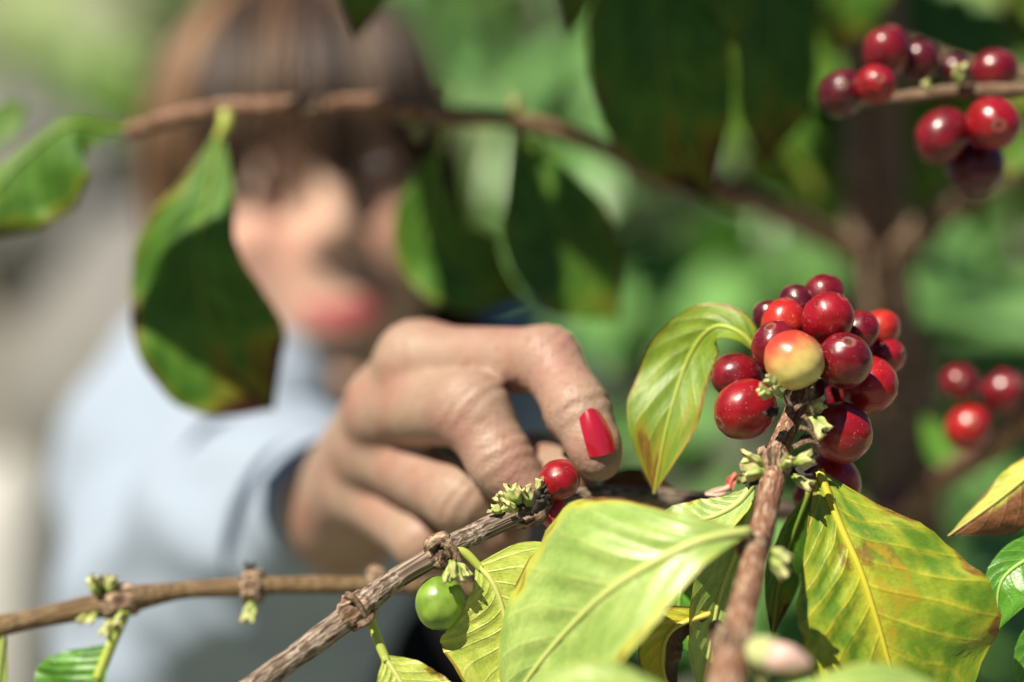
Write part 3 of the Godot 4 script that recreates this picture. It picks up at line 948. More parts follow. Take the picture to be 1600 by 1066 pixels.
# ------------------------------------------------------------------ twig in focus with the big cluster
func front_branch() -> void:
	var t := thing("coffee_branch", at(1130, 1120, 0.40), "brown coffee twig carrying a tight cluster of ripe red cherries", "branch", "coffee twigs in front")
	put(t, "stem", mesh_of([tube_arrays(pts([[1128, 1130, 0.402], [1142, 1040, 0.415], [1158, 960, 0.430], [1182, 860, 0.448], [1204, 765, 0.466], [1210, 720, 0.473], [1236, 655, 0.480], [1250, 620, 0.490], [1280, 560, 0.512], [1330, 540, 0.60], [1385, 560, 0.775]]), [0.0044, 0.0044, 0.0040, 0.0034, 0.0035, 0.0034, 0.0030, 0.0030, 0.0028, 0.0036, 0.0050], 16, 0.10, 110)]), M.brown_twig)
	scar(t, 1146, 1012, 0.420, 0.15, 1, 0.0048, 0.010)
	scar(t, 1174, 852, 0.449, 0.2, 1, 0.0040, 0.007)
	scar(t, 1209, 722, 0.472, 0.1, 1, 0.0042, 0.008)
	scar(t, 1250, 622, 0.487, 0.3, 1, 0.0040, 0.008)
	var list := [
		[1241, 563, 0.470, 43, "pale", -0.35, 0.75, -0.2], [1319, 564, 0.476, 41, "dark", 0.02, 0.62, 0.72], [1294, 498, 0.484, 37, "red", 0.45, 0.75, 0.35],
		[1213, 542, 0.484, 37, "dark", -0.3, 0.7, 0.5], [1226, 508, 0.494, 36, "orange", 0, 0.9, 0.2], [1246, 477, 0.500, 29, "plum", -0.3, 0.8, 0.1], [1288, 463, 0.500, 30, "dark", 0.2, 0.9, 0.1],
		[1202, 494, 0.505, 25, "plum", -0.6, 0.6, 0.1], [1340, 518, 0.496, 31, "dark", 0.6, 0.5, 0.2], [1374, 516, 0.508, 30, "orange", 0.7, 0.6, 0], [1384, 556, 0.506, 29, "red", 0.75, 0.1, 0.65],
		[1357, 601, 0.492, 42, "bright", 0.8, -0.1, 0.2], [1151, 588, 0.498, 36, "dark", -0.9, 0.1, 0.2], [1180, 592, 0.505, 28, "dark", -0.8, 0.2, 0], [1165, 640, 0.484, 44, "red", -0.75, -0.35, 0.3],
		[1314, 676, 0.484, 45, "red", 0.8, -0.45, 0.1], [1300, 752, 0.497, 41, "bright", 0.8, -0.5, 0.1], [1290, 628, 0.506, 37, "dark", 0.5, -0.3, -0.5], [1268, 778, 0.503, 28, "red", 0.2, -0.9, 0.1]]
	for p in list:
		cherry(t, p[0], p[1], p[2], p[3] * 1.05, p[4], Vector3(p[5], p[6], p[7]))
	for p in [[1222, 622, 0.468, -0.6, 0.9, 0.4, 26], [1204, 618, 0.466, -0.7, 0.3, 0.6, 30], [1216, 600, 0.464, -0.9, 0.5, 0.3, 24], [1262, 640, 0.474, 0.9, 0.4, 0.5, 34], [1262, 650, 0.472, 0.75, -0.8, 0.4, 42], [1192, 728, 0.470, -0.9, 0.5, 0.3, 38], [1194, 738, 0.468, -1, -0.05, 0.3, 40], [1222, 730, 0.466, 0.4, 0.6, 0.7, 28], [1240, 724, 0.468, 0.9, 0.3, 0.4, 34], [1240, 745, 0.470, 0.8, -0.5, 0.3, 34], [1205, 858, 0.447, 0.9, -0.6, 0.3, 36], [1205, 870, 0.447, 0.8, -1, 0.2, 40], [1164, 1016, 0.420, 0.6, -0.6, 0.3, 60]]:
		bud(t, p[0], p[1], p[2], p[3], p[4], p[5], p[6])
	for p in [[1214, 640, 0.470, -0.6, -0.3, 0.6, 26], [1190, 738, 0.474, -0.9, -0.5, 0.2, 34], [1236, 738, 0.476, 1, -0.1, 0.2, 40], [1250, 690, 0.478, 0.5, 0.4, 0.6, 20]]:
		bud(t, p[0], p[1], p[2], p[3], p[4], p[5], p[6], true)
	# withered bits of flower
	for w in [[[1242, 640], [1262, 628], [1272, 650]], [[1236, 636], [1228, 618], [1240, 602]], [[1250, 668], [1268, 676], [1282, 700]], [[1240, 700], [1262, 690], [1280, 694]], [[1255, 650], [1266, 662], [1270, 680]]]:
		put(t, "dried_stalk", mesh_of([tube_arrays(pts(w, 0.469), [0.0008, 0.0007, 0.0004], 6, 0.1)]), M.joint)
	# red flower remnant at the left of the joint
	put(t, "petal", mesh_of(leaf_arrays(pts([[1150, 742, 0.466], [1142, 752, 0.465], [1140, 768, 0.465]]), [0.0004, 0.0014, 0.0008], [0.0004, 0.0014, 0.0008], Vector3(0, 0, 1), {"rows": 12, "cols": 7, "puff": 0.0})), mat(lin(0.62, 0.14, 0.10), 0.5))
	put(t, "petal", mesh_of(leaf_arrays(pts([[1140, 762, 0.465], [1124, 768, 0.464], [1102, 772, 0.464]]), [0.0005, 0.0012, 0.0004], [0.0005, 0.0012, 0.0004], Vector3(0, 0.3, 1), {"rows": 12, "cols": 7, "puff": 0.0})), mat(lin(0.70, 0.42, 0.32), 0.5))
	# pink bud near the lens
	put(t, "bud", mesh_of([tube_arrays(pts([[1192, 1020, 0.4145], [1215, 1027, 0.412], [1240, 1034, 0.4105], [1266, 1040, 0.410]]), [0.0028, 0.0040, 0.0038, 0.0014], 14, 0.16)]), M.pink_bud)
	put(t, "bud_cup", mesh_of([tube_arrays(pts([[1166, 1010, 0.418], [1188, 1017, 0.415], [1210, 1024, 0.4125]]), [0.0022, 0.0036, 0.0041], 14, 0.25)]), M.bud_cup)
	# leaves of this twig
	var f := Vector3(-0.10, 0.35, 1.0)
	leaf(t, [[1170, 832, 0.446], [1085, 850, 0.440], [968, 913, 0.444], [888, 985, 0.454], [825, 1062, 0.462], [790, 1125, 0.468]], [5, 62, 172, 156, 86, 0], [5, 42, 106, 122, 90, 0], "fresh_leaf", Vector3(-0.15, 0.50, 1.0), {"fold_a": 0.10, "fold_b": 0.25, "curl_a": -0.35, "wave": 0.04, "puff": 0.0022, "rib": 0.0016, "seed": 4.0}, 0.0, "large glossy light green leaf with strong midrib")
	leaf(t, [[1280, 735, 0.478], [1310, 815, 0.474], [1345, 893, 0.470], [1372, 975, 0.468], [1405, 1080, 0.468], [1470, 1200, 0.47]], [3, 56, 108, 130, 110, 0], [3, 74, 142, 186, 170, 0], "mottled_leaf", Vector3(0.1, 0.35, 1.0), {"fold_a": 0.05, "fold_b": 0.12, "wave": 0.035, "puff": 0.0013, "rib": 0.0013, "seed": 9.0}, 0.0, "yellowing leaf with brown spots along its midrib")
	leaf(t, [[1176, 760, 0.482], [1150, 790, 0.480], [1105, 812, 0.482], [1060, 820, 0.486], [1010, 835, 0.49]], [4, 22, 34, 34, 0], [4, 30, 56, 50, 0], "fresh_leaf", Vector3(-0.2, 0.7, 0.8), {"wave": 0.08, "rib": 0.0012})
	leaf(t, [[1178, 775, 0.486], [1155, 850, 0.486], [1125, 930, 0.488], [1108, 1020, 0.49], [1095, 1090, 0.492]], [4, 44, 56, 40, 0], [4, 36, 58, 44, 0], "fresh_leaf", Vector3(0.3, 0.2, 1.0), {"fold_a": 0.3, "fold_b": 0.4, "wave": 0.06, "rib": 0.0012})
	leaf(t, [[1120, 830, 0.498], [1080, 880, 0.498], [1062, 950, 0.50], [1090, 1030, 0.50]], [4, 40, 46, 0], [4, 46, 50, 0], "green_leaf", Vector3(-0.2, 0.5, 1.0), {"wave": 0.06})
	leaf(t, [[1264, 768, 0.494], [1240, 830, 0.496], [1218, 900, 0.498], [1205, 1000, 0.50]], [3, 30, 36, 0], [3, 34, 38, 0], "hanging_leaf", Vector3(0.5, 0.0, 1.0), {"wave": 0.05})
	leaf(t, [[1190, 560, 0.496], [1158, 522, 0.496], [1115, 512, 0.500], [1076, 560, 0.504], [1044, 660, 0.500], [1022, 772, 0.500]], [4, 28, 42, 62, 66, 0], [4, 18, 38, 46, 50, 0], "olive_leaf", [Vector3(0, 0.9, 0.5), Vector3(-0.1, 0.6, 1), Vector3(-0.3, 0.2, 1), Vector3(-0.3, 0.0, 1), Vector3(-0.3, 0.0, 1), Vector3(-0.3, 0.1, 1)], {"fold_a": 0.1, "fold_b": 0.35, "wave": 0.10, "rib": 0.001}, 0.0, "curled olive green leaf with browned tip")

# ------------------------------------------------------------------ twig under the hand
func picked_branch() -> void:
	var t := thing("coffee_branch", at(385, 1080, 0.466), "knobbly grey-brown coffee twig with the cherry being picked", "branch", "coffee twigs in front")
	put(t, "stem", mesh_of([tube_arrays(pts([[370, 1095, 0.464], [440, 1040, 0.467], [548, 962, 0.472], [620, 905, 0.475], [688, 864, 0.478], [760, 828, 0.482], [828, 798, 0.487], [900, 782, 0.50], [1000, 778, 0.52], [1110, 790, 0.535], [1240, 800, 0.56]]), [0.0036, 0.0033, 0.0036, 0.0029, 0.0035, 0.0030, 0.0034, 0.0034, 0.0034, 0.0034, 0.0034], 16, 0.12, 110)]), M.twig)
	scar(t, 556, 956, 0.472, 0.8, 0.6, 0.0044, 0.009)
	scar(t, 690, 862, 0.478, 0.85, 0.5, 0.0046, 0.0085)
	scar(t, 822, 800, 0.486, 0.85, 0.4, 0.0042, 0.010)
	# skins of old leaf bases peeling off the joints
	for w in [[[538, 930], [556, 938], [572, 966]], [[668, 858], [690, 846], [704, 872]], [[690, 850], [712, 862], [704, 896]], [[560, 978], [574, 972], [584, 960]], [[700, 848], [716, 870], [716, 892]]]:
		put(t, "bark_shred", mesh_of([tube_arrays(pts(w, 0.4665 if w[0][0] < 600 else 0.473), [0.0010, 0.0011, 0.0005], 7, 0.2)]), M.joint)
	cherry(t, 874, 750, 0.487, 32, "red", Vector3(0.1, -0.5, 1.0), {"navel": false})
	cherry(t, 866, 802, 0.492, 24, "pink", Vector3(0.1, -0.6, 0.8), {"navel": false})
	cherry(t, 688, 942, 0.477, 38, "green", Vector3(-0.1, -1, 0.2))
	for p in [[826, 790, 0.482, -0.3, 1, 0.3, 34], [812, 786, 0.480, -0.5, 0.9, 0.3, 36], [798, 792, 0.482, -0.8, 0.7, 0.3, 34], [806, 798, 0.479, -0.6, 0.4, 0.6, 30], [786, 800, 0.481, -0.9, 0.3, 0.3, 24], [842, 770, 0.483, 0.1, 1, 0.2, 24], [706, 876, 0.472, 0.2, -1, 0.4, 36], [716, 880, 0.473, 0.6, -0.8, 0.3, 30], [700, 890, 0.471, -0.1, -1, 0.4, 24]]:
		bud(t, p[0], p[1], p[2], p[3], p[4], p[5], p[6])
	bud(t, 836, 800, 0.478, 0.3, 0.7, 0.5, 36, true)
	bud(t, 846, 782, 0.480, 0.2, 0.9, 0.5, 26, true)
	petiole(t, [[706, 858, 0.477], [728, 866, 0.477], [752, 890, 0.477]], 0.0016, 0.0012)
	leaf(t, [[745, 882, 0.477], [772, 915, 0.476], [790, 970, 0.476], [788, 1040, 0.476], [760, 1130, 0.477]], [3, 48, 92, 98, 0], [3, 118, 66, 24, 0], "pale_leaf", Vector3(-0.15, 0.30, 1.0), {"fold_a": 0.10, "fold_b": 0.25, "wave": 0.04, "puff": 0.0008, "seed": 15.0}, 0.0, "pale yellow-green leaf with a folded lobe")
	petiole(t, [[578, 968, 0.472], [590, 1000, 0.471], [604, 1034, 0.470]], 0.0015, 0.0013)
	leaf(t, [[600, 1026, 0.470], [622, 1060, 0.469], [650, 1110, 0.468], [690, 1170, 0.468]], [3, 44, 66, 0], [3, 44, 66, 0], "pale_leaf", Vector3(0.0, 0.5, 1.0), {"wave": 0.05})

# ------------------------------------------------------------------ twig at the left
func left_branch() -> void:
	var t := thing("coffee_branch", at(-60, 985, 0.52), "bare tan coffee twig crossing in front of the blue sleeve", "branch", "coffee twigs in front")
	put(t, "stem", mesh_of([tube_arrays(pts([[-80, 995, 0.516], [60, 965, 0.518], [185, 940, 0.521], [280, 924, 0.524], [392, 917, 0.526], [520, 914, 0.529], [660, 916, 0.534], [760, 925, 0.54]]), [0.0034, 0.0031, 0.0040, 0.0028, 0.0031, 0.0028, 0.0027, 0.0025], 16, 0.08, 90)]), M.tan_twig)
	scar(t, 185, 940, 0.521, 1, 0.1, 0.0050, 0.011)
	scar(t, 394, 917, 0.526, 1, 0.0, 0.0048, 0.007)
	scar(t, 588, 905, 0.531, 1, 0, 0.0036, 0.006)
	for p in [[152, 930, 0.516, -0.3, 1, 0.2, 34], [172, 928, 0.517, 0.1, 1, 0.2, 30], [190, 955, 0.516, -0.2, -1, 0.3, 26], [175, 968, 0.516, -0.4, -1, 0.3, 30], [150, 958, 0.516, -0.6, -0.8, 0.3, 22], [392, 940, 0.521, -0.1, -1, 0.2, 34], [136, 960, 0.517, -0.8, -0.6, 0.2, 20]]:
		bud(t, p[0], p[1], p[2], p[3], p[4], p[5], p[6])
	bud(t, 160, 935, 0.520, -0.2, 1, 0.1, 38, true)
	bud(t, 392, 905, 0.526, -0.1, 1, 0.1, 26, true)
	petiole(t, [[196, 955, 0.518], [176, 1000, 0.516], [152, 1062, 0.515]], 0.0018, 0.0016)
	leaf(t, [[170, 1008, 0.515], [158, 1048, 0.515], [140, 1100, 0.515], [110, 1160, 0.515]], [3, 78, 96, 0], [3, 10, 30, 0], "green_leaf", Vector3(-0.2, 0.4, 1.0), {"wave": 0.05, "rib_mat": "fresh_leaf_rib"})
	leaf(t, [[6, 985, 0.516], [2, 1020, 0.516], [-6, 1080, 0.516], [-20, 1140, 0.516]], [3, 20, 30, 0], [3, 8, 14, 0], "fresh_leaf", Vector3(0.2, 0.3, 1.0), {"wave": 0.05})

# ------------------------------------------------------------------ other near leaves, on twigs that run out of the picture
func loose_leaves() -> void:
	var t := thing("coffee_branch", at(1700, 900, 0.50), "leafy coffee twig with a half dry curled leaf and green leaves", "branch", "coffee twigs in front")
	put(t, "stem", mesh_of([tube_arrays(pts([[1760, 1180, 0.47], [1720, 1000, 0.48], [1690, 850, 0.49], [1690, 690, 0.50]]), [0.004, 0.0036, 0.0032, 0.003], 12, 0.1)]), M.brown_twig)
	leaf(t, [[1690, 690, 0.50], [1620, 735, 0.496], [1555, 786, 0.494], [1482, 838, 0.494]], [4, 34, 24, 0], [4, 76, 60, 0], "half_dry_leaf", Vector3(-0.3, 0.35, 1.0), {"fold_a": -0.35, "fold_b": -0.15, "curl_b": -0.5, "wave": 0.14}, 0.0, "curled leaf, brown and dry along its lower half")
	leaf(t, [[1690, 850, 0.495], [1620, 868, 0.49], [1565, 910, 0.488], [1560, 985, 0.488]], [3, 34, 26, 0], [3, 60, 70, 0], "green_leaf", Vector3(-0.3, 0.3, 1.0), {"wave": 0.05})
	leaf(t, [[1700, 980, 0.49], [1630, 1010, 0.488], [1590, 1090, 0.488]], [3, 40, 0], [3, 50, 0], "green_leaf", Vector3(-0.2, 0.1, 1.0))
	var b := thing("coffee_branch", at(1100, 1250, 0.40), "coffee twig low down with broad pale leaves and one browned leaf", "branch", "coffee twigs in front")
	put(b, "stem", mesh_of([tube_arrays(pts([[1080, 1420, 0.40], [1090, 1300, 0.405], [1130, 1130, 0.41], [1120, 980, 0.47]]), [0.004, 0.0036, 0.003, 0.002], 12, 0.1)]), M.brown_twig)
	leaf(b, [[1130, 1140, 0.405], [1010, 1080, 0.402], [900, 1062, 0.404], [780, 1110, 0.41]], [4, 34, 44, 0], [4, 60, 80, 0], "fresh_leaf", Vector3(0, 0.8, 0.8), {"wave": 0.04, "curl_a": -0.5})
	leaf(b, [[1150, 1130, 0.405], [1290, 1078, 0.408], [1410, 1072, 0.412], [1560, 1120, 0.42]], [4, 60, 70, 0], [4, 34, 48, 0], "fresh_leaf", Vector3(0, 0.8, 0.8), {"wave": 0.04, "curl_b": -0.5})
	leaf(b, [[1110, 960, 0.486], [1050, 985, 0.484], [1035, 1040, 0.483], [1060, 1110, 0.483]], [4, 40, 36, 0], [4, 36, 40, 0], "tipped_leaf", Vector3(0.1, 0.2, 1.0), {"wave": 0.10, "fold_b": -0.6}, 0.0, "yellow leaf with a dark brown edge")
	leaf(b, [[930, 770, 0.535], [985, 755, 0.533], [1040, 778, 0.532], [1085, 800, 0.532]], [4, 34, 30, 0], [4, 26, 20, 0], "dry_leaf", Vector3(0.0, 0.1, 1.0), {"wave": 0.12}, 0.0, "withered dark brown leaf")

# ------------------------------------------------------------------ the woman
func skin_paint(v: Vector3, _n: Vector3) -> Color:
	var k := noise.get_noise_3d(v.x * 700, v.y * 700, v.z * 700)
	var f := fine.get_noise_3d(v.x * 1500, v.y * 1500, v.z * 1500)
	return Color(0.345, 0.235, 0.172).lerp(Color(0.345, 0.195, 0.148), clampf(0.4 + k * 1.6, 0, 1)).lerp(Color(0.20, 0.105, 0.06), smooth(0.32, 0.55, f + 0.5 * k) * 0.5) * (1.0 + 0.14 * f)

func head_paint(v: Vector3, n: Vector3) -> Color:
	var c := skin_paint(v * 0.6, n).lerp(Color(0.66, 0.42, 0.31), 0.6)
	if v.z > 0.05:
		var cheek := minf(Vector2(v.x - 0.036, v.y + 0.032).length(), Vector2(v.x + 0.036, v.y + 0.032).length())
		c = c.lerp(Color(0.64, 0.30, 0.23), 0.35 * smooth(0.03, 0.01, cheek))
		var lip := Vector2(v.x / 0.024, (v.y + 0.0750 - 15.0 * v.x * v.x) / 0.0072).length()
		c = c.lerp(Color(0.42, 0.07, 0.085), smooth(1.15, 0.85, lip))
		for s in [-1.0, 1.0]:
			var brow := Vector2((v.x - s * 0.033) / 0.020, (v.y - 0.021 + 6.0 * pow(v.x - s * 0.03, 2.0)) / 0.0042).length()
			c = c.lerp(Color(0.07, 0.035, 0.02), 0.8 * smooth(1.2, 0.8, brow))
			var lid := absf(Vector2((v.x - s * 0.032) / 0.016, v.y / 0.0075).length() - 1.0)
			c = c.lerp(Color(0.06, 0.03, 0.02), 0.7 * smooth(0.3, 0.05, lid))
	return c

func folds(p: Vector3) -> float:
	var q := p + Vector3(0.03, 0.02, 0.01) * noise.get_noise_3d(p.x * 160, p.y * 160, p.z * 160)
	return 0.011 * noise.get_noise_3d(q.x * 170 + q.y * 150, q.y * 260 - q.x * 120, q.z * 140) + 0.0025 * noise.get_noise_3d(p.x * 700, p.y * 700, p.z * 700)

func person() -> void:
	var t := thing("person", Vector3(-0.09, 0, -1.06), "woman with brown hair in a pale blue shirt reaching out to pick", "person")
	# --- right hand: back towards the lens, index fingertip on the cherry
	var wrist := at(535, 790, 0.640)
	var m1 := at(654, 568, 0.552)
	var m2 := at(604, 640, 0.563)
	var m3 := at(588, 706, 0.577)
	var m4 := at(566, 770, 0.592)
	var palm := []
	for p in [[m1, 0.0135], [m2, 0.0130], [m3, 0.0122], [m4, 0.0112]]:
		palm.append([wrist.lerp(p[0], 0.12), p[0], 0.0185, p[1]])
	palm.append([wrist, at(640, 740, 0.60), 0.022, 0.016])           # ball of the thumb
	palm.append([m1, m4, 0.0105, 0.0100])
	palm.append([wrist, at(486, 838, 0.71), 0.0235, 0.025])
	palm.append([at(546, 806, 0.648), at(494, 848, 0.71), 0.021, 0.022])
	var groups := [palm,
		chain([m1, at(856, 562, 0.520), at(904, 642, 0.504), at(930, 700, 0.4975), at(936, 719, 0.4965)], [0.0122, 0.0098, 0.0090, 0.0071, 0.0060]),
		chain([m2, at(736, 640, 0.518), at(785, 724, 0.510), at(822, 772, 0.507)], [0.0124, 0.0112, 0.0094, 0.0076]),
		chain([m3, at(724, 782, 0.528), at(770, 828, 0.533), at(790, 830, 0.545)], [0.0120, 0.0104, 0.0090, 0.0078]),
		chain([m4, at(662, 846, 0.552), at(702, 868, 0.556), at(725, 860, 0.566)], [0.0110, 0.0094, 0.0082, 0.0072]),
		chain([at(660, 740, 0.598), at(770, 735, 0.575), at(842, 735, 0.545), at(888, 752, 0.512)], [0.0155, 0.0130, 0.0112, 0.0082])]
	var folds_at := []
	for j in [[862, 556, 0.520, 1.0, -0.6], [906, 645, 0.504, 0.5, -1.0], [736, 640, 0.518, 0.6, -0.5], [786, 724, 0.510, 0.5, -0.8], [724, 782, 0.528, 0.8, -0.6], [654, 568, 0.552, 0.9, 0.1], [604, 640, 0.563, 0.9, 0.0]]:
		folds_at.append([at(j[0], j[1], j[2]), Vector3(j[3], j[4], 0.3).normalized(), Vector3(0.25, 0.5, 0.8).normalized(), 0.019])
	var hand := body_arrays(groups, 0.0019, 0.005, 0.007, 0, [], false, "skin", folds_at)
	# --- head, in its own axes: eyes at the height of the origin, face towards +z
	var turn := Basis(Vector3(0, 0, 1), deg_to_rad(8.5)) * Basis(Vector3(0, 1, 0), deg_to_rad(14.0)) * Basis(Vector3(1, 0, 0), deg_to_rad(0.0))
	var place := Transform3D(turn, at(508, 276, 0.915) - turn * Vector3(0, 0, 0.085))
	var skull := [
		[Vector3(0, 0.025, -0.012), Vector3(0.074, 0.082, 0.092)], [Vector3(0, -0.047, 0.026), Vector3(0.058, 0.074, 0.060)], [Vector3(0, -0.109, 0.060), Vector3(0, -0.104, 0.056), 0.016, 0.02],
		[Vector3(-0.038, -0.030, 0.056), Vector3(-0.032, -0.046, 0.056), 0.024, 0.020], [Vector3(0.038, -0.030, 0.056), Vector3(0.032, -0.046, 0.056), 0.024, 0.020],
		[Vector3(-0.03, 0.022, 0.071), Vector3(0.03, 0.022, 0.071), 0.012, 0.012],
		[Vector3(0, 0.008, 0.080), Vector3(0, -0.029, 0.099), 0.006, 0.0088], [Vector3(-0.010, -0.034, 0.090), Vector3(0.010, -0.034, 0.090), 0.007, 0.007],
		[Vector3(-0.075, -0.012, -0.008), Vector3(0.009, 0.030, 0.018)], [Vector3(0.075, -0.012, -0.008), Vector3(0.009, 0.030, 0.018)]]
	var slits := []
	for s in [-1.0, 1.0]:
		skull.append([Vector3(s * 0.032, 0.0, 0.0705), Vector3(0.0148, 0.0125, 0.0132)])          # closed lids over the eyeball, slit below
		for k in 7:
			var x := (k - 3.0) * 0.0036
			slits.append([Vector3(s * 0.032 + x, 0.001 - 18.0 * x * x, 0.0845 - 20.0 * x * x), 0.0040, 0.0015])
		for k in 3:                                                                              # lips curve up in a smile
			var x0: float = s * k * 0.008
			var x1: float = s * (k + 1) * 0.008
			skull.append([Vector3(x0, -0.0720 + 13.0 * x0 * x0, 0.0800 - 14.0 * x0 * x0), Vector3(x1, -0.0720 + 13.0 * x1 * x1, 0.0800 - 14.0 * x1 * x1), 0.0058, 0.0046])
			skull.append([Vector3(x0, -0.0820 + 17.0 * x0 * x0, 0.0790 - 14.0 * x0 * x0), Vector3(x1, -0.0820 + 17.0 * x1 * x1, 0.0790 - 14.0 * x1 * x1), 0.0068, 0.0046])
	var neck := [[Vector3(0, -0.075, -0.015), Vector3(0.0, -0.20, -0.045), 0.050, 0.054]]
	var head := body_arrays([skull, neck], 0.0032, 0.009, 0.016, 0, slits, false, "head")
	# --- left hand, hanging
	var lw := Vector3(0.03, 0.86, -1.12)
	var lp := [[lw + Vector3(0, 0.10, -0.01), lw, 0.026, 0.022]]
	var left := [lp]
	for i in 4:
		var k := lw + Vector3(0.0, -0.085, 0.028 - i * 0.019)
		lp.append([lw, k, 0.018, 0.011])
		left.append(chain([k, k + Vector3(-0.006, -0.036, 0.003), k + Vector3(-0.018, -0.06, 0.006), k + Vector3(-0.032, -0.072, 0.007)], [0.0100, 0.0090, 0.0082, 0.0070]))
	lp.append([lw + Vector3(0, -0.01, 0.01), lw + Vector3(-0.004, -0.045, 0.034), 0.016, 0.014])
	left.append(chain([lw + Vector3(-0.004, -0.045, 0.034), lw + Vector3(-0.012, -0.075, 0.048), lw + Vector3(-0.02, -0.098, 0.05)], [0.013, 0.0105, 0.0085]))
	var left_hand := body_arrays(left, 0.0045, 0.006, 0.007, 0, [], false, "skin")
	var sr := at(330, 690, 0.95)
	var sl := at(750, 632, 1.13)
	var elbow := at(350, 985, 0.86)
	var chest := Vector3(-0.085, 1.22, -1.08)
	var hip := Vector3(-0.05, 0.93, -1.08)
	var neck_base := place * Vector3(0, -0.19, -0.045)
	var trunk := [[chest, hip, 0.085, 0.09], [neck_base, chest, 0.045, 0.08], [sr, neck_base, 0.03, 0.035], [sl, neck_base, 0.03, 0.035], [sr, elbow, 0.035, 0.03], [elbow, at(486, 838, 0.71), 0.026, 0.022], [sl, Vector3(0.0, 1.16, -1.20), 0.034, 0.03], [Vector3(0.0, 1.16, -1.20), lw + Vector3(0, 0.08, -0.01), 0.03, 0.024]]
	var inner := body_arrays([trunk], 0.011, 0.02, 0.02, 0, [], false, "skin")
	var body := put(t, "body", mesh_of([one([hand, moved(head, place), left_hand, inner])]), M.skin)
	for s in [-1.0, 1.0]:
		var ball := SphereMesh.new()
		ball.radius = 0.0120
		ball.height = 0.0240
		var e := put(body, "eye", ball, M.eye_white, place * Transform3D(Basis(), Vector3(s * 0.032, 0.0, 0.0705)))
		var iris := SphereMesh.new()
		iris.radius = 0.0062
		iris.height = 0.006
		put(e, "iris", iris, M.iris, place * Transform3D(Basis(Vector3(1, 0, 0), PI / 2), Vector3(s * 0.032, -0.001, 0.0812)))
	# nail of the index finger: a curved plate on the last joint
	var pa := at(915, 668, 0.5010)
	var pb := at(936, 722, 0.4966)
	var out := (Vector3(0.22, 0.10, 1) - (pb - pa).normalized() * (pb - pa).normalized().dot(Vector3(0.22, 0.10, 1))).normalized()
	var a := pa + out * 0.0105
	var b := pb + out * 0.0086
	var nail := PackedVector3Array()
	var along := (b - a).normalized()
	var across := along.cross(out)
	for r in 13:
		var f := r / 12.0
		for c in 11:
			var u := c / 5.0 - 1.0
			var w := 0.0043 * (1.0 - 0.22 * pow(1.0 - f, 3.0))
			nail.append(a.lerp(b, f) + along * (0.0014 * (1.0 - u * u) * (-1.0 if f < 0.5 else 1.0) * absf(f - 0.5) * 2.0) + across * w * u - out * 0.0018 * u * u + out * 0.0009 * sin(PI * f))
	put(body, "fingernail", mesh_of([grid_arrays(13, 11, nail)]), M.nail)
	# --- clothes
	var torso := [[chest, hip, 0.115, 0.130], [chest + Vector3(-0.05, 0.02, 0.02), hip + Vector3(-0.05, 0, 0), 0.09, 0.10], [sr, neck_base, 0.052, 0.060], [neck_base, sl, 0.058, 0.046], [sr, chest, 0.06, 0.10], [sl, chest, 0.06, 0.10]]
	var right_sleeve := chain([sr, sr.lerp(elbow, 0.5) + Vector3(-0.008, 0.01, 0.0), elbow, elbow.lerp(wrist, 0.5) + Vector3(0, 0.014, -0.015), at(502, 796, 0.664)], [0.052, 0.058, 0.066, 0.054, 0.034])
	right_sleeve.append([elbow, elbow + Vector3(0.0, -0.09, -0.03), 0.055, 0.045])
	var left_sleeve := chain([sl, Vector3(0.0, 1.16, -1.20), Vector3(0.03, 0.93, -1.14)], [0.052, 0.046, 0.036])
	put(t, "shirt", mesh_of([body_arrays([torso, right_sleeve, left_sleeve], 0.0085, 0.055, 0.055, 0, [], true, "cloth")]), M.shirt)
	# open collar: two flaps standing off the neck
	for s in [-1.0, 1.0]:
		var nb := neck_base
		var rib := [nb + Vector3(s * 0.055, 0.055, -0.03), nb + Vector3(s * 0.060, 0.050, 0.03), nb + Vector3(s * 0.040, 0.022, 0.070), nb + Vector3(s * 0.018, -0.02, 0.078)]
		put(t, "collar", mesh_of([leaf_arrays(rib, [0.012, 0.022, 0.026, 0.004], [0.012, 0.020, 0.022, 0.004], Vector3(s * 0.8, 0.5, 0.8), {"rows": 16, "cols": 9, "puff": 0.0, "wave": 0.03})[0]]), M.collar)
	put(t, "dark_torso", mesh_of([body_arrays([[[chest + Vector3(0.055, -0.005, 0.035), hip + Vector3(0.02, 0.05, 0.02), 0.102, 0.122], [chest + Vector3(-0.02, -0.02, 0.045), hip + Vector3(-0.02, 0.05, 0.02), 0.102, 0.122]]], 0.009, 0.03, 0.03, 0, [], true)]), M.dark_torso)  # near-black layer over the front of the shirt
	put(t, "trousers", mesh_of([body_arrays([[[hip, hip + Vector3(-0.02, -0.05, 0), 0.132, 0.13], [hip + Vector3(-0.08, -0.05, 0), Vector3(-0.14, 0.47, -1.06), 0.085, 0.062], [Vector3(-0.14, 0.47, -1.06), Vector3(-0.14, 0.10, -1.09), 0.062, 0.052]], [[hip + Vector3(0.07, -0.05, 0), Vector3(0.03, 0.47, -1.08), 0.085, 0.062], [Vector3(0.03, 0.47, -1.08), Vector3(0.03, 0.10, -1.11), 0.062, 0.052]]], 0.012, 0.03, 0.02, 0, [], true)]), M.trousers)
	for x in [-0.14, 0.03]:
		put(t, "shoe", mesh_of([body_arrays([[[Vector3(x, 0.045, -1.10), Vector3(x - 0.01, 0.035, -0.95), 0.045, 0.036], [Vector3(x, 0.05, -1.10), Vector3(x, 0.10, -1.10), 0.044, 0.042]]], 0.009, 0.02, 0.02, 0)]), M.shoe)
	hair(t, place)

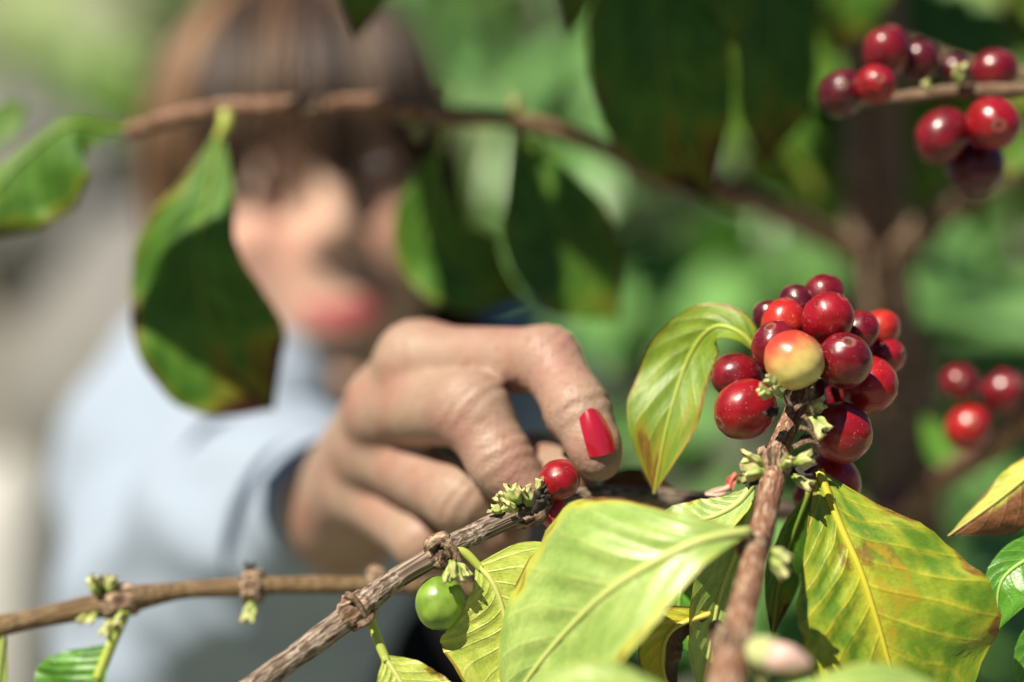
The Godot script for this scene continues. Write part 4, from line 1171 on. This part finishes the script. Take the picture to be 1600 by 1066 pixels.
func cloth_paint(v: Vector3, _n: Vector3) -> Color:
	var f := fine.get_noise_3d(v.x * 900, v.y * 900, v.z * 900)
	return Color(0.30, 0.365, 0.455) * (1.0 + 0.06 * f)

func hair(t: Node3D, place: Transform3D) -> void:
	# a close cap and many locks combed from the crown; brown with lighter streaks and a sunlit side in the colour
	var list := []
	var cap := PackedVector3Array()
	var cc := PackedColorArray()
	for r in 17:
		var th := lerpf(0.0, 1.95, r / 16.0)
		for c in 41:
			var ph := TAU * (c % 40) / 40.0
			var low := th * (1.0 if sin(ph) < 0.25 else lerpf(1.0, 0.60, smooth(0.25, 0.75, sin(ph))))
			cap.append(Vector3(0, 0.025, -0.012) + Vector3(sin(low) * cos(ph) * 0.080, cos(low) * 0.090, sin(low) * sin(ph) * 0.098))
			cc.append(Color(0.06, 0.030, 0.017))
	list.append(grid_arrays(17, 41, cap, PackedVector2Array(), cc, true))
	for i in 1000:
		var ph := rng.randf() * TAU                      # pi/2 is the face
		var front := smooth(0.30, 0.52, sin(ph))
		var len_to := lerpf(-0.135, 0.016 + 0.014 * sin(ph * 9.0), front) + rng.randfn() * lerpf(0.02, 0.012, front)
		var lift := rng.randf_range(1.02, 1.15) + 0.02 * absf(rng.randfn()) + 0.05 * noise.get_noise_1d(ph * 40.0 + 200.0)
		var turn := rng.randfn() * 0.06
		var th0 := rng.randf_range(0.05, 0.4)
		var th1 := lerpf(1.5, acos(clampf((len_to - 0.025) / (0.089 * lift), -0.5, 0.9)), front)
		var path := []
		for k in 9:
			var f := k / 8.0
			var g := clampf((f - 0.6) / 0.4, 0.0, 1.0) * (1.0 - front)
			var th := lerpf(th0, th1, f if front > 0.99 else minf(f / lerpf(0.6, 1.0, front), 1.0))
			var sweep := ph + turn * f + 0.30 * f * front
			var p := Vector3(sin(th) * cos(sweep) * 0.079, cos(th) * 0.089, sin(th) * sin(sweep) * 0.096) * lift + Vector3(0, 0.025, -0.012)
			p.y = lerpf(p.y, len_to, g)
			p.x *= 1.0 + 0.05 * sin(g * 3.0)
			p.z -= 0.012 * g
			path.append(p)
		var streak_and_sun := clampf(0.22 + 0.5 * noise.get_noise_1d(ph * 60.0) * 2.0 + rng.randfn() * 0.2 - 0.42 * cos(ph), 0, 1)  # random streaks, plus locks painted lighter on the left where sun falls
		var col := Color(0.038, 0.020, 0.012).lerp(Color(0.32, 0.19, 0.10), streak_and_sun * streak_and_sun)
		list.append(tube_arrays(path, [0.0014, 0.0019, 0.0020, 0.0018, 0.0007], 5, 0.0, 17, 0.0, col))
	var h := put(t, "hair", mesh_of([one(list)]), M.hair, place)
